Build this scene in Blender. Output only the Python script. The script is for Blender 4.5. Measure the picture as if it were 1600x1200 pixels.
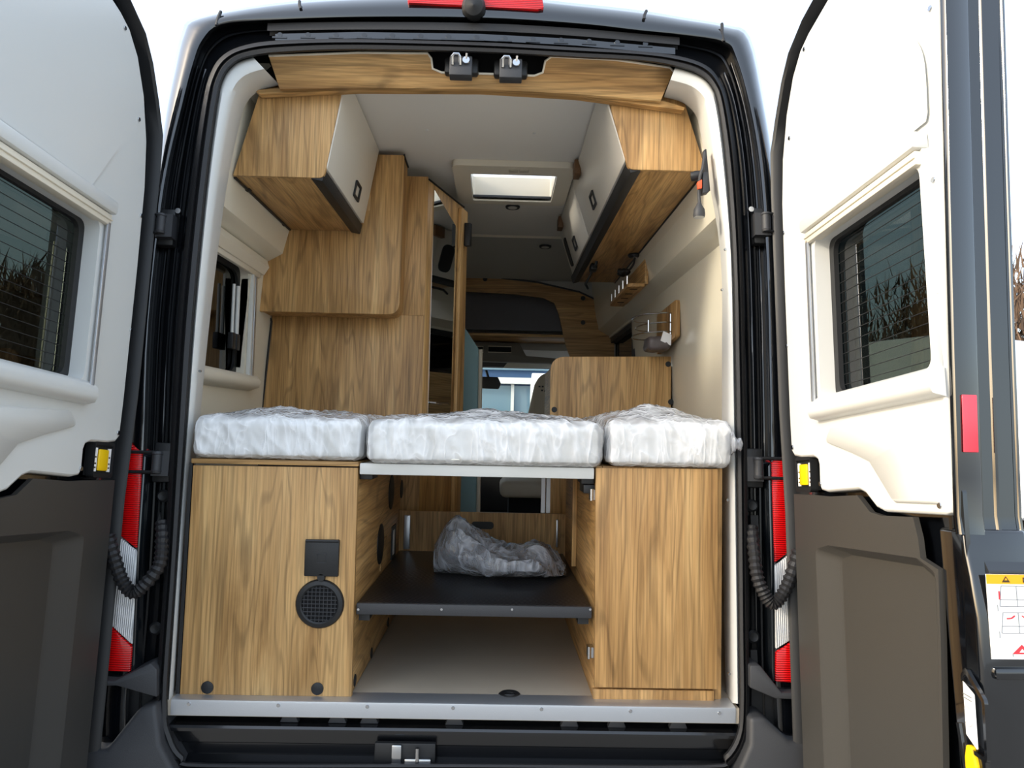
import bpy, bmesh, math, random
from mathutils import Vector as V, Matrix, noise
random.seed(7)
for o in list(bpy.data.objects): bpy.data.objects.remove(o, do_unlink=True)
SC = bpy.context.scene
COL = SC.collection
R = math.radians

# ------------------------------------------------------------------ camera
F = 1150.0                                   # focal length in pixels of the 1600 x 1200 frame
CAM = V((0.104, -2.0, 0.734))
_w, _p, _r = R(1.02), R(3.41), R(1.25)
f0 = V((math.sin(_w)*math.cos(_p), math.cos(_w)*math.cos(_p), math.sin(_p)))
r0 = V((math.cos(_w), -math.sin(_w), 0)); u0 = r0.cross(f0)
RX = r0*math.cos(_r) + u0*math.sin(_r)
UX = -r0*math.sin(_r) + u0*math.cos(_r)
cd = bpy.data.cameras.new('camera'); cam = bpy.data.objects.new('camera', cd); COL.objects.link(cam)
cd.sensor_width = 36; cd.lens = F/1600*36; cd.clip_start = 0.02; cd.clip_end = 500
M = Matrix((RX, UX, -f0)).transposed().to_4x4(); M.translation = CAM; cam.matrix_world = M
SC.camera = cam

# ------------------------------------------------------------------ sky, sun, exposure
SUN_AZ, SUN_EL = R(68), R(24)                # sun stands behind the camera, to its left
world = bpy.data.worlds.new('world'); SC.world = world; world.use_nodes = True
wn = world.node_tree; wn.nodes.clear()
sky = wn.nodes.new('ShaderNodeTexSky'); sky.sky_type = 'NISHITA'; sky.sun_disc = False
sky.sun_elevation = SUN_EL; sky.sun_rotation = R(180)+SUN_AZ; sky.air_density = 1.0; sky.dust_density = 3.0; sky.ozone_density = 1.0
bg = wn.nodes.new('ShaderNodeBackground'); bg.inputs[1].default_value = 0.42
wo = wn.nodes.new('ShaderNodeOutputWorld')
hz = wn.nodes.new('ShaderNodeMix'); hz.data_type = 'RGBA'; hz.inputs[0].default_value = .55       # thin even haze over the blue
hz.inputs[7].default_value = (2.6, 2.9, 3.2, 1)
wn.links.new(sky.outputs[0], hz.inputs[6]); wn.links.new(hz.outputs[2], bg.inputs[0]); wn.links.new(bg.outputs[0], wo.inputs[0])
sd = bpy.data.lights.new('sun', 'SUN'); sd.energy = 2.1; sd.angle = R(6); sd.color = (1.0, .90, .72)
sun = bpy.data.objects.new('sun', sd); COL.objects.link(sun)
sdir = V((math.sin(SUN_AZ)*math.cos(SUN_EL), math.cos(SUN_AZ)*math.cos(SUN_EL), -math.sin(SUN_EL)))
sun.rotation_euler = sdir.to_track_quat('-Z', 'Y').to_euler(); sun.location = (-6, -8, 7)
vs = SC.view_settings
vs.view_transform = 'Standard'; vs.look = 'None'; vs.exposure = 0.55; vs.gamma = 1.0; vs.use_curve_mapping = False

# ------------------------------------------------------------------ pixel to place
def ray(px, py): return f0 + RX*((px-800)/F) - UX*((py-600)/F)
def onplane(px, py, pt, n):
    d = ray(px, py); return CAM + d*((pt-CAM).dot(n)/d.dot(n))
def PY(px, py, y): return onplane(px, py, V((0, y, 0)), V((0, 1, 0)))
def PX(px, py, x): return onplane(px, py, V((x, 0, 0)), V((1, 0, 0)))
def PZ(px, py, z): return onplane(px, py, V((0, 0, z)), V((0, 0, 1)))
LEAN = R(5)
TV = V((0, math.sin(LEAN), math.cos(LEAN))); TM = V((0, -math.cos(LEAN), math.sin(LEAN)))
def PT(px, py, off=0.0): return onplane(px, py, -TM*off, TM)     # the leaning plane of the van's rear

# ------------------------------------------------------------------ materials
MATS = {}
def newmat(name):
    m = bpy.data.materials.new(name); m.use_nodes = True; nt = m.node_tree
    b = nt.nodes['Principled BSDF']; MATS[name] = m
    return m, nt, b
def lin(c): return tuple(((x/255)/12.92 if x/255 <= .04045 else ((x/255+.055)/1.055)**2.4) for x in c)
def plain(name, rgb, rough=.5, metal=0, spec=.5, coat=0, bump=0, bscale=200, var=0, trans=0):
    m, nt, b = newmat(name)
    c = lin(rgb)
    b.inputs['Base Color'].default_value = (*c, 1); b.inputs['Roughness'].default_value = rough
    b.inputs['Metallic'].default_value = metal; b.inputs['Specular IOR Level'].default_value = spec
    b.inputs['Coat Weight'].default_value = coat; b.inputs['Coat Roughness'].default_value = .04
    b.inputs['Transmission Weight'].default_value = trans
    tc = nt.nodes.new('ShaderNodeTexCoord')
    n = nt.nodes.new('ShaderNodeTexNoise'); n.inputs['Scale'].default_value = bscale; n.inputs['Detail'].default_value = 3
    nt.links.new(tc.outputs['Object'], n.inputs['Vector'])
    if var:
        n2 = nt.nodes.new('ShaderNodeTexNoise'); n2.inputs['Scale'].default_value = 6; n2.inputs['Detail'].default_value = 4
        nt.links.new(tc.outputs['Object'], n2.inputs['Vector'])
        mx = nt.nodes.new('ShaderNodeMix'); mx.data_type = 'RGBA'
        mx.inputs[6].default_value = (*[x*(1-var) for x in c], 1); mx.inputs[7].default_value = (*[min(1, x*(1+var)) for x in c], 1)
        nt.links.new(n2.outputs[0], mx.inputs[0]); nt.links.new(mx.outputs[2], b.inputs['Base Color'])
    if bump:
        bp = nt.nodes.new('ShaderNodeBump'); bp.inputs['Strength'].default_value = bump; bp.inputs['Distance'].default_value = .002
        nt.links.new(n.outputs[0], bp.inputs['Height']); nt.links.new(bp.outputs[0], b.inputs['Normal'])
    return m
def wood(name, axis, tint=1.0):
    m, nt, b = newmat(name); L = nt.links.new; N = nt.nodes.new
    tc = N('ShaderNodeTexCoord'); oi = N('ShaderNodeObjectInfo')
    sc = N('ShaderNodeVectorMath'); sc.operation = 'SCALE'; sc.inputs[0].default_value = (7.1, 3.3, 5.7); L(oi.outputs['Random'], sc.inputs['Scale'])
    ad = N('ShaderNodeVectorMath'); ad.operation = 'ADD'; L(tc.outputs['Object'], ad.inputs[0]); L(sc.outputs[0], ad.inputs[1])
    def stretched(along, across):
        mp = N('ShaderNodeMapping'); s = [across]*3; s[axis] = along; mp.inputs['Scale'].default_value = s
        L(ad.outputs[0], mp.inputs['Vector']); return mp
    m1 = stretched(.85, 9.0)
    n1 = N('ShaderNodeTexNoise'); n1.inputs['Scale'].default_value = 1.6; n1.inputs['Detail'].default_value = 6; n1.inputs['Roughness'].default_value = .55; n1.inputs['Distortion'].default_value = .9
    L(m1.outputs[0], n1.inputs['Vector'])
    cr = N('ShaderNodeValToRGB'); e = cr.color_ramp.elements
    e[0].position = .26; e[0].color = (*[x*tint for x in lin((142, 104, 63))], 1)
    e[1].position = .72; e[1].color = (*[x*tint for x in lin((215, 175, 118))], 1)
    k = e.new(.42); k.color = (*[x*tint for x in lin((178, 137, 85))], 1)
    k = e.new(.56); k.color = (*[x*tint for x in lin((199, 157, 102))], 1)
    L(n1.outputs[0], cr.inputs[0])
    m2 = stretched(3.0, 130.0)
    n2 = N('ShaderNodeTexNoise'); n2.inputs['Scale'].default_value = 1.5; n2.inputs['Detail'].default_value = 3; n2.inputs['Distortion'].default_value = .4
    L(m2.outputs[0], n2.inputs['Vector'])
    mr = N('ShaderNodeMapRange'); mr.inputs[1].default_value = .32; mr.inputs[2].default_value = .6; mr.inputs[3].default_value = .66; mr.inputs[4].default_value = 1.04
    L(n2.outputs[0], mr.inputs[0])
    # growth-ring lines that wander along the grain
    m3 = stretched(.8, 8.0)
    n3 = N('ShaderNodeTexNoise'); n3.inputs['Scale'].default_value = 1.0; n3.inputs['Detail'].default_value = 2; n3.inputs['Distortion'].default_value = .3
    L(m3.outputs[0], n3.inputs['Vector'])
    ml = N('ShaderNodeMath'); ml.operation = 'MULTIPLY'; ml.inputs[1].default_value = 75; L(n3.outputs[0], ml.inputs[0])
    sn = N('ShaderNodeMath'); sn.operation = 'SINE'; L(ml.outputs[0], sn.inputs[0])
    mr3 = N('ShaderNodeMapRange'); mr3.inputs[1].default_value = .5; mr3.inputs[2].default_value = 1; mr3.inputs[3].default_value = 1.0; mr3.inputs[4].default_value = .74
    L(sn.outputs[0], mr3.inputs[0])
    # knots
    m4 = stretched(2.1, 4.6)
    vo = N('ShaderNodeTexVoronoi'); vo.inputs['Scale'].default_value = .8; L(m4.outputs[0], vo.inputs['Vector'])
    mr4 = N('ShaderNodeMapRange'); mr4.inputs[1].default_value = .03; mr4.inputs[2].default_value = .13; mr4.inputs[3].default_value = .55; mr4.inputs[4].default_value = 1
    L(vo.outputs['Distance'], mr4.inputs[0])
    p1 = N('ShaderNodeMath'); p1.operation = 'MULTIPLY'; L(mr.outputs[0], p1.inputs[0]); L(mr3.outputs[0], p1.inputs[1])
    p2 = N('ShaderNodeMath'); p2.operation = 'MULTIPLY'; L(p1.outputs[0], p2.inputs[0]); L(mr4.outputs[0], p2.inputs[1])
    mx = N('ShaderNodeVectorMath'); mx.operation = 'SCALE'; L(cr.outputs[0], mx.inputs[0]); L(p2.outputs[0], mx.inputs['Scale'])
    L(mx.outputs[0], b.inputs['Base Color'])
    b.inputs['Roughness'].default_value = .45; b.inputs['Specular IOR Level'].default_value = .35
    bp = N('ShaderNodeBump'); bp.inputs['Strength'].default_value = .12; bp.inputs['Distance'].default_value = .001
    L(n2.outputs[0], bp.inputs['Height']); L(bp.outputs[0], b.inputs['Normal'])
    return m
WZ, WX, WY = wood('oak_upright', 2), wood('oak_crosswise', 0), wood('oak_lengthwise', 1)
paint = plain('black_car_paint', (7, 9, 13), .12, coat=1.0)
jamb = plain('black_jamb_paint', (10, 12, 16), .25, coat=.6)
rubber = plain('rubber', (28, 28, 30), .55, bump=.3, bscale=300)
blackp = plain('black_plastic', (24, 25, 27), .5, bump=.2, bscale=600)
greyp = plain('dark_grey_plastic', (52, 53, 56), .55, bump=.25, bscale=500)
liner = plain('grained_black_trim', (56, 55, 53), .42, bump=.25, bscale=900, spec=.6)
whitep = plain('white_panel_plastic', (208, 209, 206), .3, spec=.5)
cream = plain('cream_plastic', (222, 214, 196), .4)
wallm = plain('wall_lining', (224, 218, 200), .13, spec=.5, var=.03)
ceilm = plain('ceiling_lining', (226, 223, 216), .7, bump=.2, bscale=900)
headl = plain('headliner_felt', (178, 177, 171), .9, bump=.4, bscale=700)
floorm = plain('vinyl_floor', (178, 167, 150), .45, var=.10, bump=.15, bscale=300)
alu = plain('brushed_aluminium', (196, 200, 206), .38, metal=.85, bump=.1, bscale=400)
steel = plain('steel', (190, 192, 195), .22, metal=1)
doorw = plain('cabinet_door_white', (216, 210, 198), .35)
yellow = plain('yellow_plastic', (240, 196, 10), .4)
orange = plain('orange_plastic', (225, 90, 50), .45)
stickw = plain('sticker_white', (240, 240, 240), .45)
stickb = plain('sticker_print_grey', (120, 124, 128), .6)
sticko = plain('sticker_orange', (245, 165, 10), .45)
stickr = plain('sticker_red', (215, 50, 60), .45)
stickk = plain('sticker_print_black', (60, 45, 20), .5)
reflr = plain('red_reflector', (235, 70, 85), .3)
teal = plain('teal_fabric', (122, 150, 152), .85, bump=.4, bscale=700)
felt = plain('dark_felt', (124, 124, 129), .95, bump=.5, bscale=600)
beige = plain('beige_upholstery', (196, 184, 164), .8, bump=.3, bscale=500)
blackf = plain('black_carpet_and_shadow', (18, 18, 20), .95)
mirm = plain('mirror_silver', (225, 228, 228), .02, metal=1)
asph = plain('asphalt', (128, 126, 122), .9, bump=.5, bscale=80, var=.12)
barkm = plain('winter_twigs', (104, 84, 68), .95, var=.25)
evg = plain('evergreen', (48, 58, 42), .95, var=.3)
carw = plain('caravan_white', (226, 228, 230), .3, coat=.3)
darkg = plain('dark_glazing', (22, 26, 30), .08, spec=.8)
bluew = plain('showroom_blue', (70, 105, 150), .4)
glaz = plain('showroom_glazing', (98, 126, 142), .1, spec=.8)
carsil = plain('silver_car_paint', (150, 156, 160), .25, metal=.5, coat=.5)
lampdif = plain('lamp_diffuser', (190, 188, 180), .4)
chk = None
def ribbed(name, rgb, scale, axis, strength=.5, rough=.2, trans=0.0, rgb2=None, kind='BANDS'):
    m, nt, b = newmat(name); L = nt.links.new; N = nt.nodes.new
    b.inputs['Base Color'].default_value = (*lin(rgb), 1); b.inputs['Roughness'].default_value = rough
    b.inputs['Transmission Weight'].default_value = trans; b.inputs['Coat Weight'].default_value = .4
    tc = N('ShaderNodeTexCoord'); w = N('ShaderNodeTexWave'); w.bands_direction = axis; w.inputs['Scale'].default_value = scale
    L(tc.outputs['Object'], w.inputs['Vector'])
    bp = N('ShaderNodeBump'); bp.inputs['Strength'].default_value = strength; bp.inputs['Distance'].default_value = .004
    L(w.outputs[0], bp.inputs['Height']); L(bp.outputs[0], b.inputs['Normal'])
    if rgb2:
        mx = N('ShaderNodeMix'); mx.data_type = 'RGBA'; mx.inputs[6].default_value = (*lin(rgb), 1); mx.inputs[7].default_value = (*lin(rgb2), 1)
        L(w.outputs[0], mx.inputs[0]); L(mx.outputs[2], b.inputs['Base Color'])
    return m
redl = ribbed('tail_lamp_red', (232, 16, 18), 55, 'Z', .5, .18, .0, (150, 6, 10))
clearl = ribbed('tail_lamp_clear', (245, 245, 242), 60, 'X', .6, .12, .0, (190, 192, 196))
mfab = ribbed('mattress_fabric', (240, 238, 230), 60, 'Z', .25, .8, 0, (228, 226, 216))
mfab.node_tree.nodes['Principled BSDF'].inputs['Coat Weight'].default_value = 0
def checker_plate():
    m, nt, b = newmat('black_checker_plate'); L = nt.links.new; N = nt.nodes.new
    b.inputs['Base Color'].default_value = (*lin((26, 28, 32)), 1); b.inputs['Roughness'].default_value = .32; b.inputs['Metallic'].default_value = .3
    tc = N('ShaderNodeTexCoord'); mp = N('ShaderNodeMapping'); mp.inputs['Rotation'].default_value = (0, 0, R(45)); mp.inputs['Scale'].default_value = (1, 1, 1)
    L(tc.outputs['Object'], mp.inputs['Vector'])
    vo = N('ShaderNodeTexVoronoi'); vo.inputs['Scale'].default_value = 85; vo.inputs['Randomness'].default_value = 0; L(mp.outputs[0], vo.inputs['Vector'])
    bp = N('ShaderNodeBump'); bp.inputs['Strength'].default_value = .8; bp.inputs['Distance'].default_value = .002; bp.invert = True
    L(vo.outputs['Distance'], bp.inputs['Height']); L(bp.outputs[0], b.inputs['Normal']); return m
chk = checker_plate()
def glass(name, tint, wires=False, refl=1.0):
    m, nt, b = newmat(name); L = nt.links.new; N = nt.nodes.new
    nt.nodes.remove(b); out = nt.nodes['Material Output']
    tr = N('ShaderNodeBsdfTransparent'); tr.inputs[0].default_value = (*tint, 1)
    gl = N('ShaderNodeBsdfGlossy'); gl.inputs['Roughness'].default_value = .01; gl.inputs[0].default_value = (refl, refl, refl, 1)
    lw = N('ShaderNodeLayerWeight'); lw.inputs[0].default_value = .5
    pw = N('ShaderNodeMath'); pw.operation = 'POWER'; pw.inputs[1].default_value = 5; L(lw.outputs['Facing'], pw.inputs[0])
    fr = N('ShaderNodeMath'); fr.operation = 'MULTIPLY_ADD'; fr.inputs[1].default_value = .92; fr.inputs[2].default_value = .04; L(pw.outputs[0], fr.inputs[0])
    mx = N('ShaderNodeMixShader'); L(fr.outputs[0], mx.inputs[0]); L(tr.outputs[0], mx.inputs[1]); L(gl.outputs[0], mx.inputs[2])
    L(mx.outputs[0], out.inputs['Surface'])
    return m
tint = glass('tinted_glass', (.20, .225, .21))
clearg = glass('clear_glass', (.93, .96, .96))
def milky():
    m, nt, b = newmat('skylight_blind'); N = nt.nodes.new; L = nt.links.new
    nt.nodes.remove(b); out = nt.nodes['Material Output']
    t = N('ShaderNodeBsdfTranslucent'); t.inputs[0].default_value = (.9, .9, .88, 1)
    tr = N('ShaderNodeBsdfTransparent'); tr.inputs[0].default_value = (.9, .92, .95, 1)
    mx = N('ShaderNodeMixShader'); mx.inputs[0].default_value = .7; L(t.outputs[0], mx.inputs[1]); L(tr.outputs[0], mx.inputs[2]); L(mx.outputs[0], out.inputs['Surface'])
    return m
skyp = milky()
def film(name, body, fac_lo, fac_hi, gloss, scale=14):
    """thin clear plastic: mostly see-through, with milky creases and a gloss"""
    m, nt, b = newmat(name); N = nt.nodes.new; L = nt.links.new
    nt.nodes.remove(b); out = nt.nodes['Material Output']
    tc = N('ShaderNodeTexCoord')
    def crease(rot, sc, stretch, power):
        mp = N('ShaderNodeMapping'); mp.inputs['Rotation'].default_value = (0, R(rot), 0); mp.inputs['Scale'].default_value = (1, 1, stretch)
        L(tc.outputs['Object'], mp.inputs['Vector'])
        n = N('ShaderNodeTexNoise'); n.inputs['Scale'].default_value = sc; n.inputs['Detail'].default_value = 2.5; n.inputs['Distortion'].default_value = .7; L(mp.outputs[0], n.inputs['Vector'])
        a = N('ShaderNodeMath'); a.operation = 'SUBTRACT'; a.inputs[1].default_value = .5; L(n.outputs[0], a.inputs[0])
        b_ = N('ShaderNodeMath'); b_.operation = 'ABSOLUTE'; L(a.outputs[0], b_.inputs[0])
        c = N('ShaderNodeMath'); c.operation = 'MULTIPLY_ADD'; c.inputs[1].default_value = -4; c.inputs[2].default_value = 1; c.use_clamp = True; L(b_.outputs[0], c.inputs[0])
        d = N('ShaderNodeMath'); d.operation = 'POWER'; d.inputs[1].default_value = power; L(c.outputs[0], d.inputs[0]); return d
    c1, c2 = crease(38, scale, .22, 4), crease(-30, scale*1.9, .3, 5)
    n = N('ShaderNodeMath'); n.operation = 'MULTIPLY_ADD'; n.inputs[1].default_value = .5; L(c2.outputs[0], n.inputs[0]); L(c1.outputs[0], n.inputs[2])
    bp = N('ShaderNodeBump'); bp.inputs['Strength'].default_value = .55; bp.inputs['Distance'].default_value = .006; L(n.outputs[0], bp.inputs['Height'])
    mr = N('ShaderNodeMapRange'); mr.inputs[1].default_value = 0; mr.inputs[2].default_value = 1.2; mr.inputs[3].default_value = fac_lo; mr.inputs[4].default_value = fac_hi; L(n.outputs[0], mr.inputs[0])
    tr = N('ShaderNodeBsdfTransparent'); tr.inputs[0].default_value = (.97, .97, .98, 1)
    df = N('ShaderNodeBsdfDiffuse'); df.inputs[0].default_value = (*lin(body), 1); L(bp.outputs[0], df.inputs['Normal'])
    gl = N('ShaderNodeBsdfGlossy'); gl.inputs['Roughness'].default_value = .12; L(bp.outputs[0], gl.inputs['Normal'])
    m1 = N('ShaderNodeMixShader'); L(mr.outputs[0], m1.inputs[0]); L(tr.outputs[0], m1.inputs[1]); L(df.outputs[0], m1.inputs[2])
    lw = N('ShaderNodeLayerWeight'); lw.inputs[0].default_value = gloss; L(bp.outputs[0], lw.inputs['Normal'])
    m2 = N('ShaderNodeMixShader'); L(lw.outputs['Fresnel'], m2.inputs[0]); L(m1.outputs[0], m2.inputs[1]); L(gl.outputs[0], m2.inputs[2])
    L(m2.outputs[0], out.inputs['Surface']); return m
wrapm = film('mattress_plastic_film', (248, 249, 250), .36, .8, .25, 10)
bagm = film('crumpled_plastic_film', (176, 181, 190), .22, .85, .3, 12)

# ------------------------------------------------------------------ mesh building
def build(name, g, mat, parent=None, smooth=35, bevel=0, segs=2, kind=None, label=None, cat=None, group=None, flat=False):
    vs_, fs_ = g
    bm = bmesh.new()
    bv = [bm.verts.new(p) for p in vs_]
    for f in fs_:
        try: bm.faces.new([bv[i] for i in f])
        except ValueError: pass
    bmesh.ops.recalc_face_normals(bm, faces=bm.faces[:])
    if bevel:
        ed = [e for e in bm.edges if len(e.link_faces) == 2 and e.calc_face_angle(0) > R(25)]
        bmesh.ops.bevel(bm, geom=ed, offset=bevel, segments=segs, profile=.5, affect='EDGES', clamp_overlap=True)
    xs = [v.co for v in bm.verts]
    c = V([(min(p[i] for p in xs)+max(p[i] for p in xs))/2 for i in range(3)])
    if kind == 'structure': c = V((0, 0, 0))
    for v in bm.verts: v.co -= c
    me = bpy.data.meshes.new(name); bm.to_mesh(me); bm.free()
    me.materials.append(mat)
    if not flat:
        for p in me.polygons: p.use_smooth = True
        me.set_sharp_from_angle(angle=R(smooth))
    o = bpy.data.objects.new(name, me); COL.objects.link(o)
    o.location = c
    if parent:
        o.parent = parent
        w = V(parent.location)
        if parent.parent: w = w + V(parent.parent.location)
        o.location = c - w
    if kind: o['kind'] = kind
    if label: o['label'] = label
    if cat: o['category'] = cat
    if group: o['group'] = group
    return o
def thing(name, label, cat, loc, group=None):
    o = bpy.data.objects.new(name, None); COL.objects.link(o); o.location = loc; o.empty_display_size = .05
    o['label'] = label; o['category'] = cat
    if group: o['group'] = group
    return o
def comb(*gs):
    vv, ff = [], []
    for v, f in gs:
        n = len(vv); vv += list(v); ff += [tuple(i+n for i in q) for q in f]
    return vv, ff
BF = [(0, 3, 2, 1), (4, 5, 6, 7), (0, 1, 5, 4), (1, 2, 6, 5), (2, 3, 7, 6), (3, 0, 4, 7)]
def box(x0, x1, y0, y1, z0, z1):
    return [V(p) for p in ((x0, y0, z0), (x1, y0, z0), (x1, y1, z0), (x0, y1, z0), (x0, y0, z1), (x1, y0, z1), (x1, y1, z1), (x0, y1, z1))], BF
class Fr:
    def __init__(s, o, a, b, c): s.o, s.a, s.b, s.c = V(o), V(a), V(b), V(c)
    def p(s, a, b, c): return s.o + s.a*a + s.b*b + s.c*c
    def box(s, a0, a1, b0, b1, c0, c1): return [s.p(*q) for q in box(a0, a1, b0, b1, c0, c1)[0]], BF
def prism(pts, vec):
    pts = [V(p) for p in pts]; n = len(pts); vec = V(vec)
    return pts + [p+vec for p in pts], [tuple(range(n))[::-1], tuple(range(n, 2*n))] + [(i, (i+1) % n, n+(i+1) % n, n+i) for i in range(n)]
def plate(outer, holes, vec):
    """flat plate with holes, given thickness vec"""
    bm = bmesh.new(); vec = V(vec); loops = []
    for lp in [outer]+list(holes):
        v = [bm.verts.new(p) for p in lp]; loops.append(v)
        for i in range(len(v)): bm.edges.new((v[i], v[(i+1) % len(v)]))
    bmesh.ops.triangle_fill(bm, edges=bm.edges[:], use_beauty=True)
    bm.verts.index_update(); vv = [v.co.copy() for v in bm.verts]; ff = [tuple(v.index for v in f.verts) for f in bm.faces]
    n = len(vv); out = vv+[p+vec for p in vv]; fo = ff+[tuple(i+n for i in f)[::-1] for f in ff]
    for lp in loops:
        ix = [v.index for v in lp]
        fo += [(ix[i], ix[(i+1) % len(ix)], ix[(i+1) % len(ix)]+n, ix[i]+n) for i in range(len(ix))]
    bm.free(); return out, fo
def loft(loops, closed=True, cap=False):
    n = len(loops[0]); vv = [V(p) for l in loops for p in l]; ff = []
    for k in range(len(loops)-1):
        for i in range(n if closed else n-1):
            j = (i+1) % n; ff.append((k*n+i, k*n+j, (k+1)*n+j, (k+1)*n+i))
    if cap:
        ff.append(tuple(range(n))[::-1]); ff.append(tuple(range((len(loops)-1)*n, len(loops)*n)))
    return vv, ff
def tube(path, r, n=8, closed=False, rfun=None):
    path = [V(p) for p in path]; loops = []; up = None
    for i, p in enumerate(path):
        if closed: t = path[(i+1) % len(path)]-path[i-1]
        else: t = path[min(i+1, len(path)-1)]-path[max(i-1, 0)]
        t.normalize()
        if up is None: up = t.orthogonal().normalized()
        up = (up - t*up.dot(t)).normalized(); s = t.cross(up); rr = rfun(i) if rfun else r
        loops.append([p + (up*math.cos(a)+s*math.sin(a))*rr for a in (2*math.pi*k/n for k in range(n))])
    if closed: loops.append(loops[0])
    return loft(loops, True, not closed)
def lathe(c, axis, prof, n=24):
    axis = V(axis).normalized(); a = axis.orthogonal().normalized(); b = axis.cross(a); c = V(c)
    loops = [[c+axis*h+(a*math.cos(t)+b*math.sin(t))*r for t in (2*math.pi*k/n for k in range(n))] for r, h in prof]
    return loft(loops, True, True)
def disc(c, axis, r, h, n=20): return lathe(c, axis, [(r*.9, h), (r, h*.7), (r, 0)], n)
def catmull(pts, sub=4, closed=False):
    pts = [V(p) for p in pts]; n = len(pts); out = []
    for i in range(n if closed else n-1):
        g = lambda k: pts[k % n] if closed else pts[max(0, min(n-1, k))]
        a, b, c, d = g(i-1), g(i), g(i+1), g(i+2)
        for s in range(sub):
            t = s/sub
            out.append(.5*((2*b)+(c-a)*t+(2*a-5*b+4*c-d)*t*t+(3*b-a-3*c+d)*t**3))
    if not closed: out.append(pts[-1])
    return out
def rpoly(pts, rad, n=5):
    """2-D polygon with rounded corners; rad one number or one per corner"""
    out = []; m = len(pts)
    for i in range(m):
        p = V((*pts[i], 0)); a = V((*pts[i-1], 0)); b = V((*pts[(i+1) % m], 0)); r = rad[i] if isinstance(rad, (list, tuple)) else rad
        if r <= 0: out.append((p.x, p.y)); continue
        da, db = (a-p), (b-p); la, lb = da.length, db.length; da.normalize(); db.normalize()
        ang = da.angle(db); t = min(r/max(math.tan(ang/2), .05), la*.48, lb*.48)
        q0, q2 = p+da*t, p+db*t
        for k in range(n+1):
            s = k/n; q = q0*(1-s)**2+p*2*s*(1-s)+q2*s*s; out.append((q.x, q.y))
    return out
def rbox_y(x0, x1, z0, z1, rad, y, dy, n=5): return prism([(a, y, b) for a, b in rpoly([(x0, z0), (x1, z0), (x1, z1), (x0, z1)], rad, n)], (0, dy, 0))

# ================================================================== the ground and what lies around
build('ground', box(-60, 60, -60, 60, -.75, -.62), asph, kind='structure', label='grey asphalt of the dealer yard', flat=True)

# ================================================================== van shell: floor, walls, ceiling
build('floor', prism([(-.765, 0, -.04), (.765, 0, -.04), (.765, .14, -.04), (.92, .14, -.04), (.92, 4.6, -.04), (-.92, 4.6, -.04), (-.92, .14, -.04), (-.765, .14, -.04)], (0, 0, .04)), floorm, kind='structure', label='beige vinyl floor of the camper')
PROF = [(.90, 0), (.89, .6), (.875, 1.0), (.85, 1.375), (.78, 1.415), (.755, 1.52), (.72, 1.78), (.64, 1.86)]
def wall(name, s, hole, y0, y1, label):
    gs = []; y0a = y0
    for (a, b), (c, d) in zip(PROF, PROF[1:]):
        if hole and b < hole[3] and d > hole[2]:
            lo, hi = max(b, hole[2]), min(d, hole[3])
            f = lambda z: a+(c-a)*(z-b)/(d-b)
            def quad(ya, yb, za, zb):
                if zb-za > 1e-4 and yb-ya > 1e-4:
                    gs.append(prism([(s*f(za), ya, za), (s*f(zb), ya, zb), (s*f(zb)+s*.03, ya, zb), (s*f(za)+s*.03, ya, za)], (0, yb-ya, 0)))
            y0 = y0a+math.tan(LEAN)*hi; quad(y0, y1, b, lo); quad(y0, y1, hi, d); quad(y0, hole[0], lo, hi); quad(hole[1], y1, lo, hi)
        else:
            y0 = y0a; ya, yc = y0+math.tan(LEAN)*b, y0+math.tan(LEAN)*d
            q = [V((s*a, ya, b)), V((s*c, yc, d)), V((s*c+s*.03, yc, d)), V((s*a+s*.03, ya, b))]
            gs.append(loft([q, [V((p.x, y1, p.z)) for p in q]], True, True))
    return build(name, comb(*gs), wallm, kind='structure', label=label)
wall('wall_left', -1, (.24, .80, .90, 1.33), .10, 3.3, 'cream lined camper side wall with window recess')
wall('wall_right', 1, (2.15, 3.1, .84, 1.36), .10, 3.3, 'glossy cream camper side wall under the overhead cabinets')
SKY = (PZ(733, 258, 1.86).x, PZ(864, 300, 1.86).x, 1.14, 1.52)
build('ceiling', comb(plate([(-.66, .285, 1.86), (.66, .285, 1.86), (.66, 2.27, 1.86), (-.66, 2.27, 1.86)],
      [[(SKY[0], SKY[2], 1.86), (SKY[1], SKY[2], 1.86), (SKY[1], SKY[3], 1.86), (SKY[0], SKY[3], 1.86)]], (0, 0, .03))),
      ceilm, kind='structure', label='off-white camper ceiling with skylight')
build('ceiling', prism([(-.9, 2.27, 1.86), (-.9, 3.02, 1.75), (-.9, 3.02, 1.80), (-.9, 2.27, 1.89)], (1.8, 0, 0)), headl, kind='structure', label='grey sloped ceiling panel towards the cab')
build('trim_3', prism([(-.66, 2.255, 1.86), (-.66, 2.285, 1.858), (-.66, 2.27, 1.85)], (1.32, 0, 0)), cream, kind='structure', label='thin pale ceiling joint strip')

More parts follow.
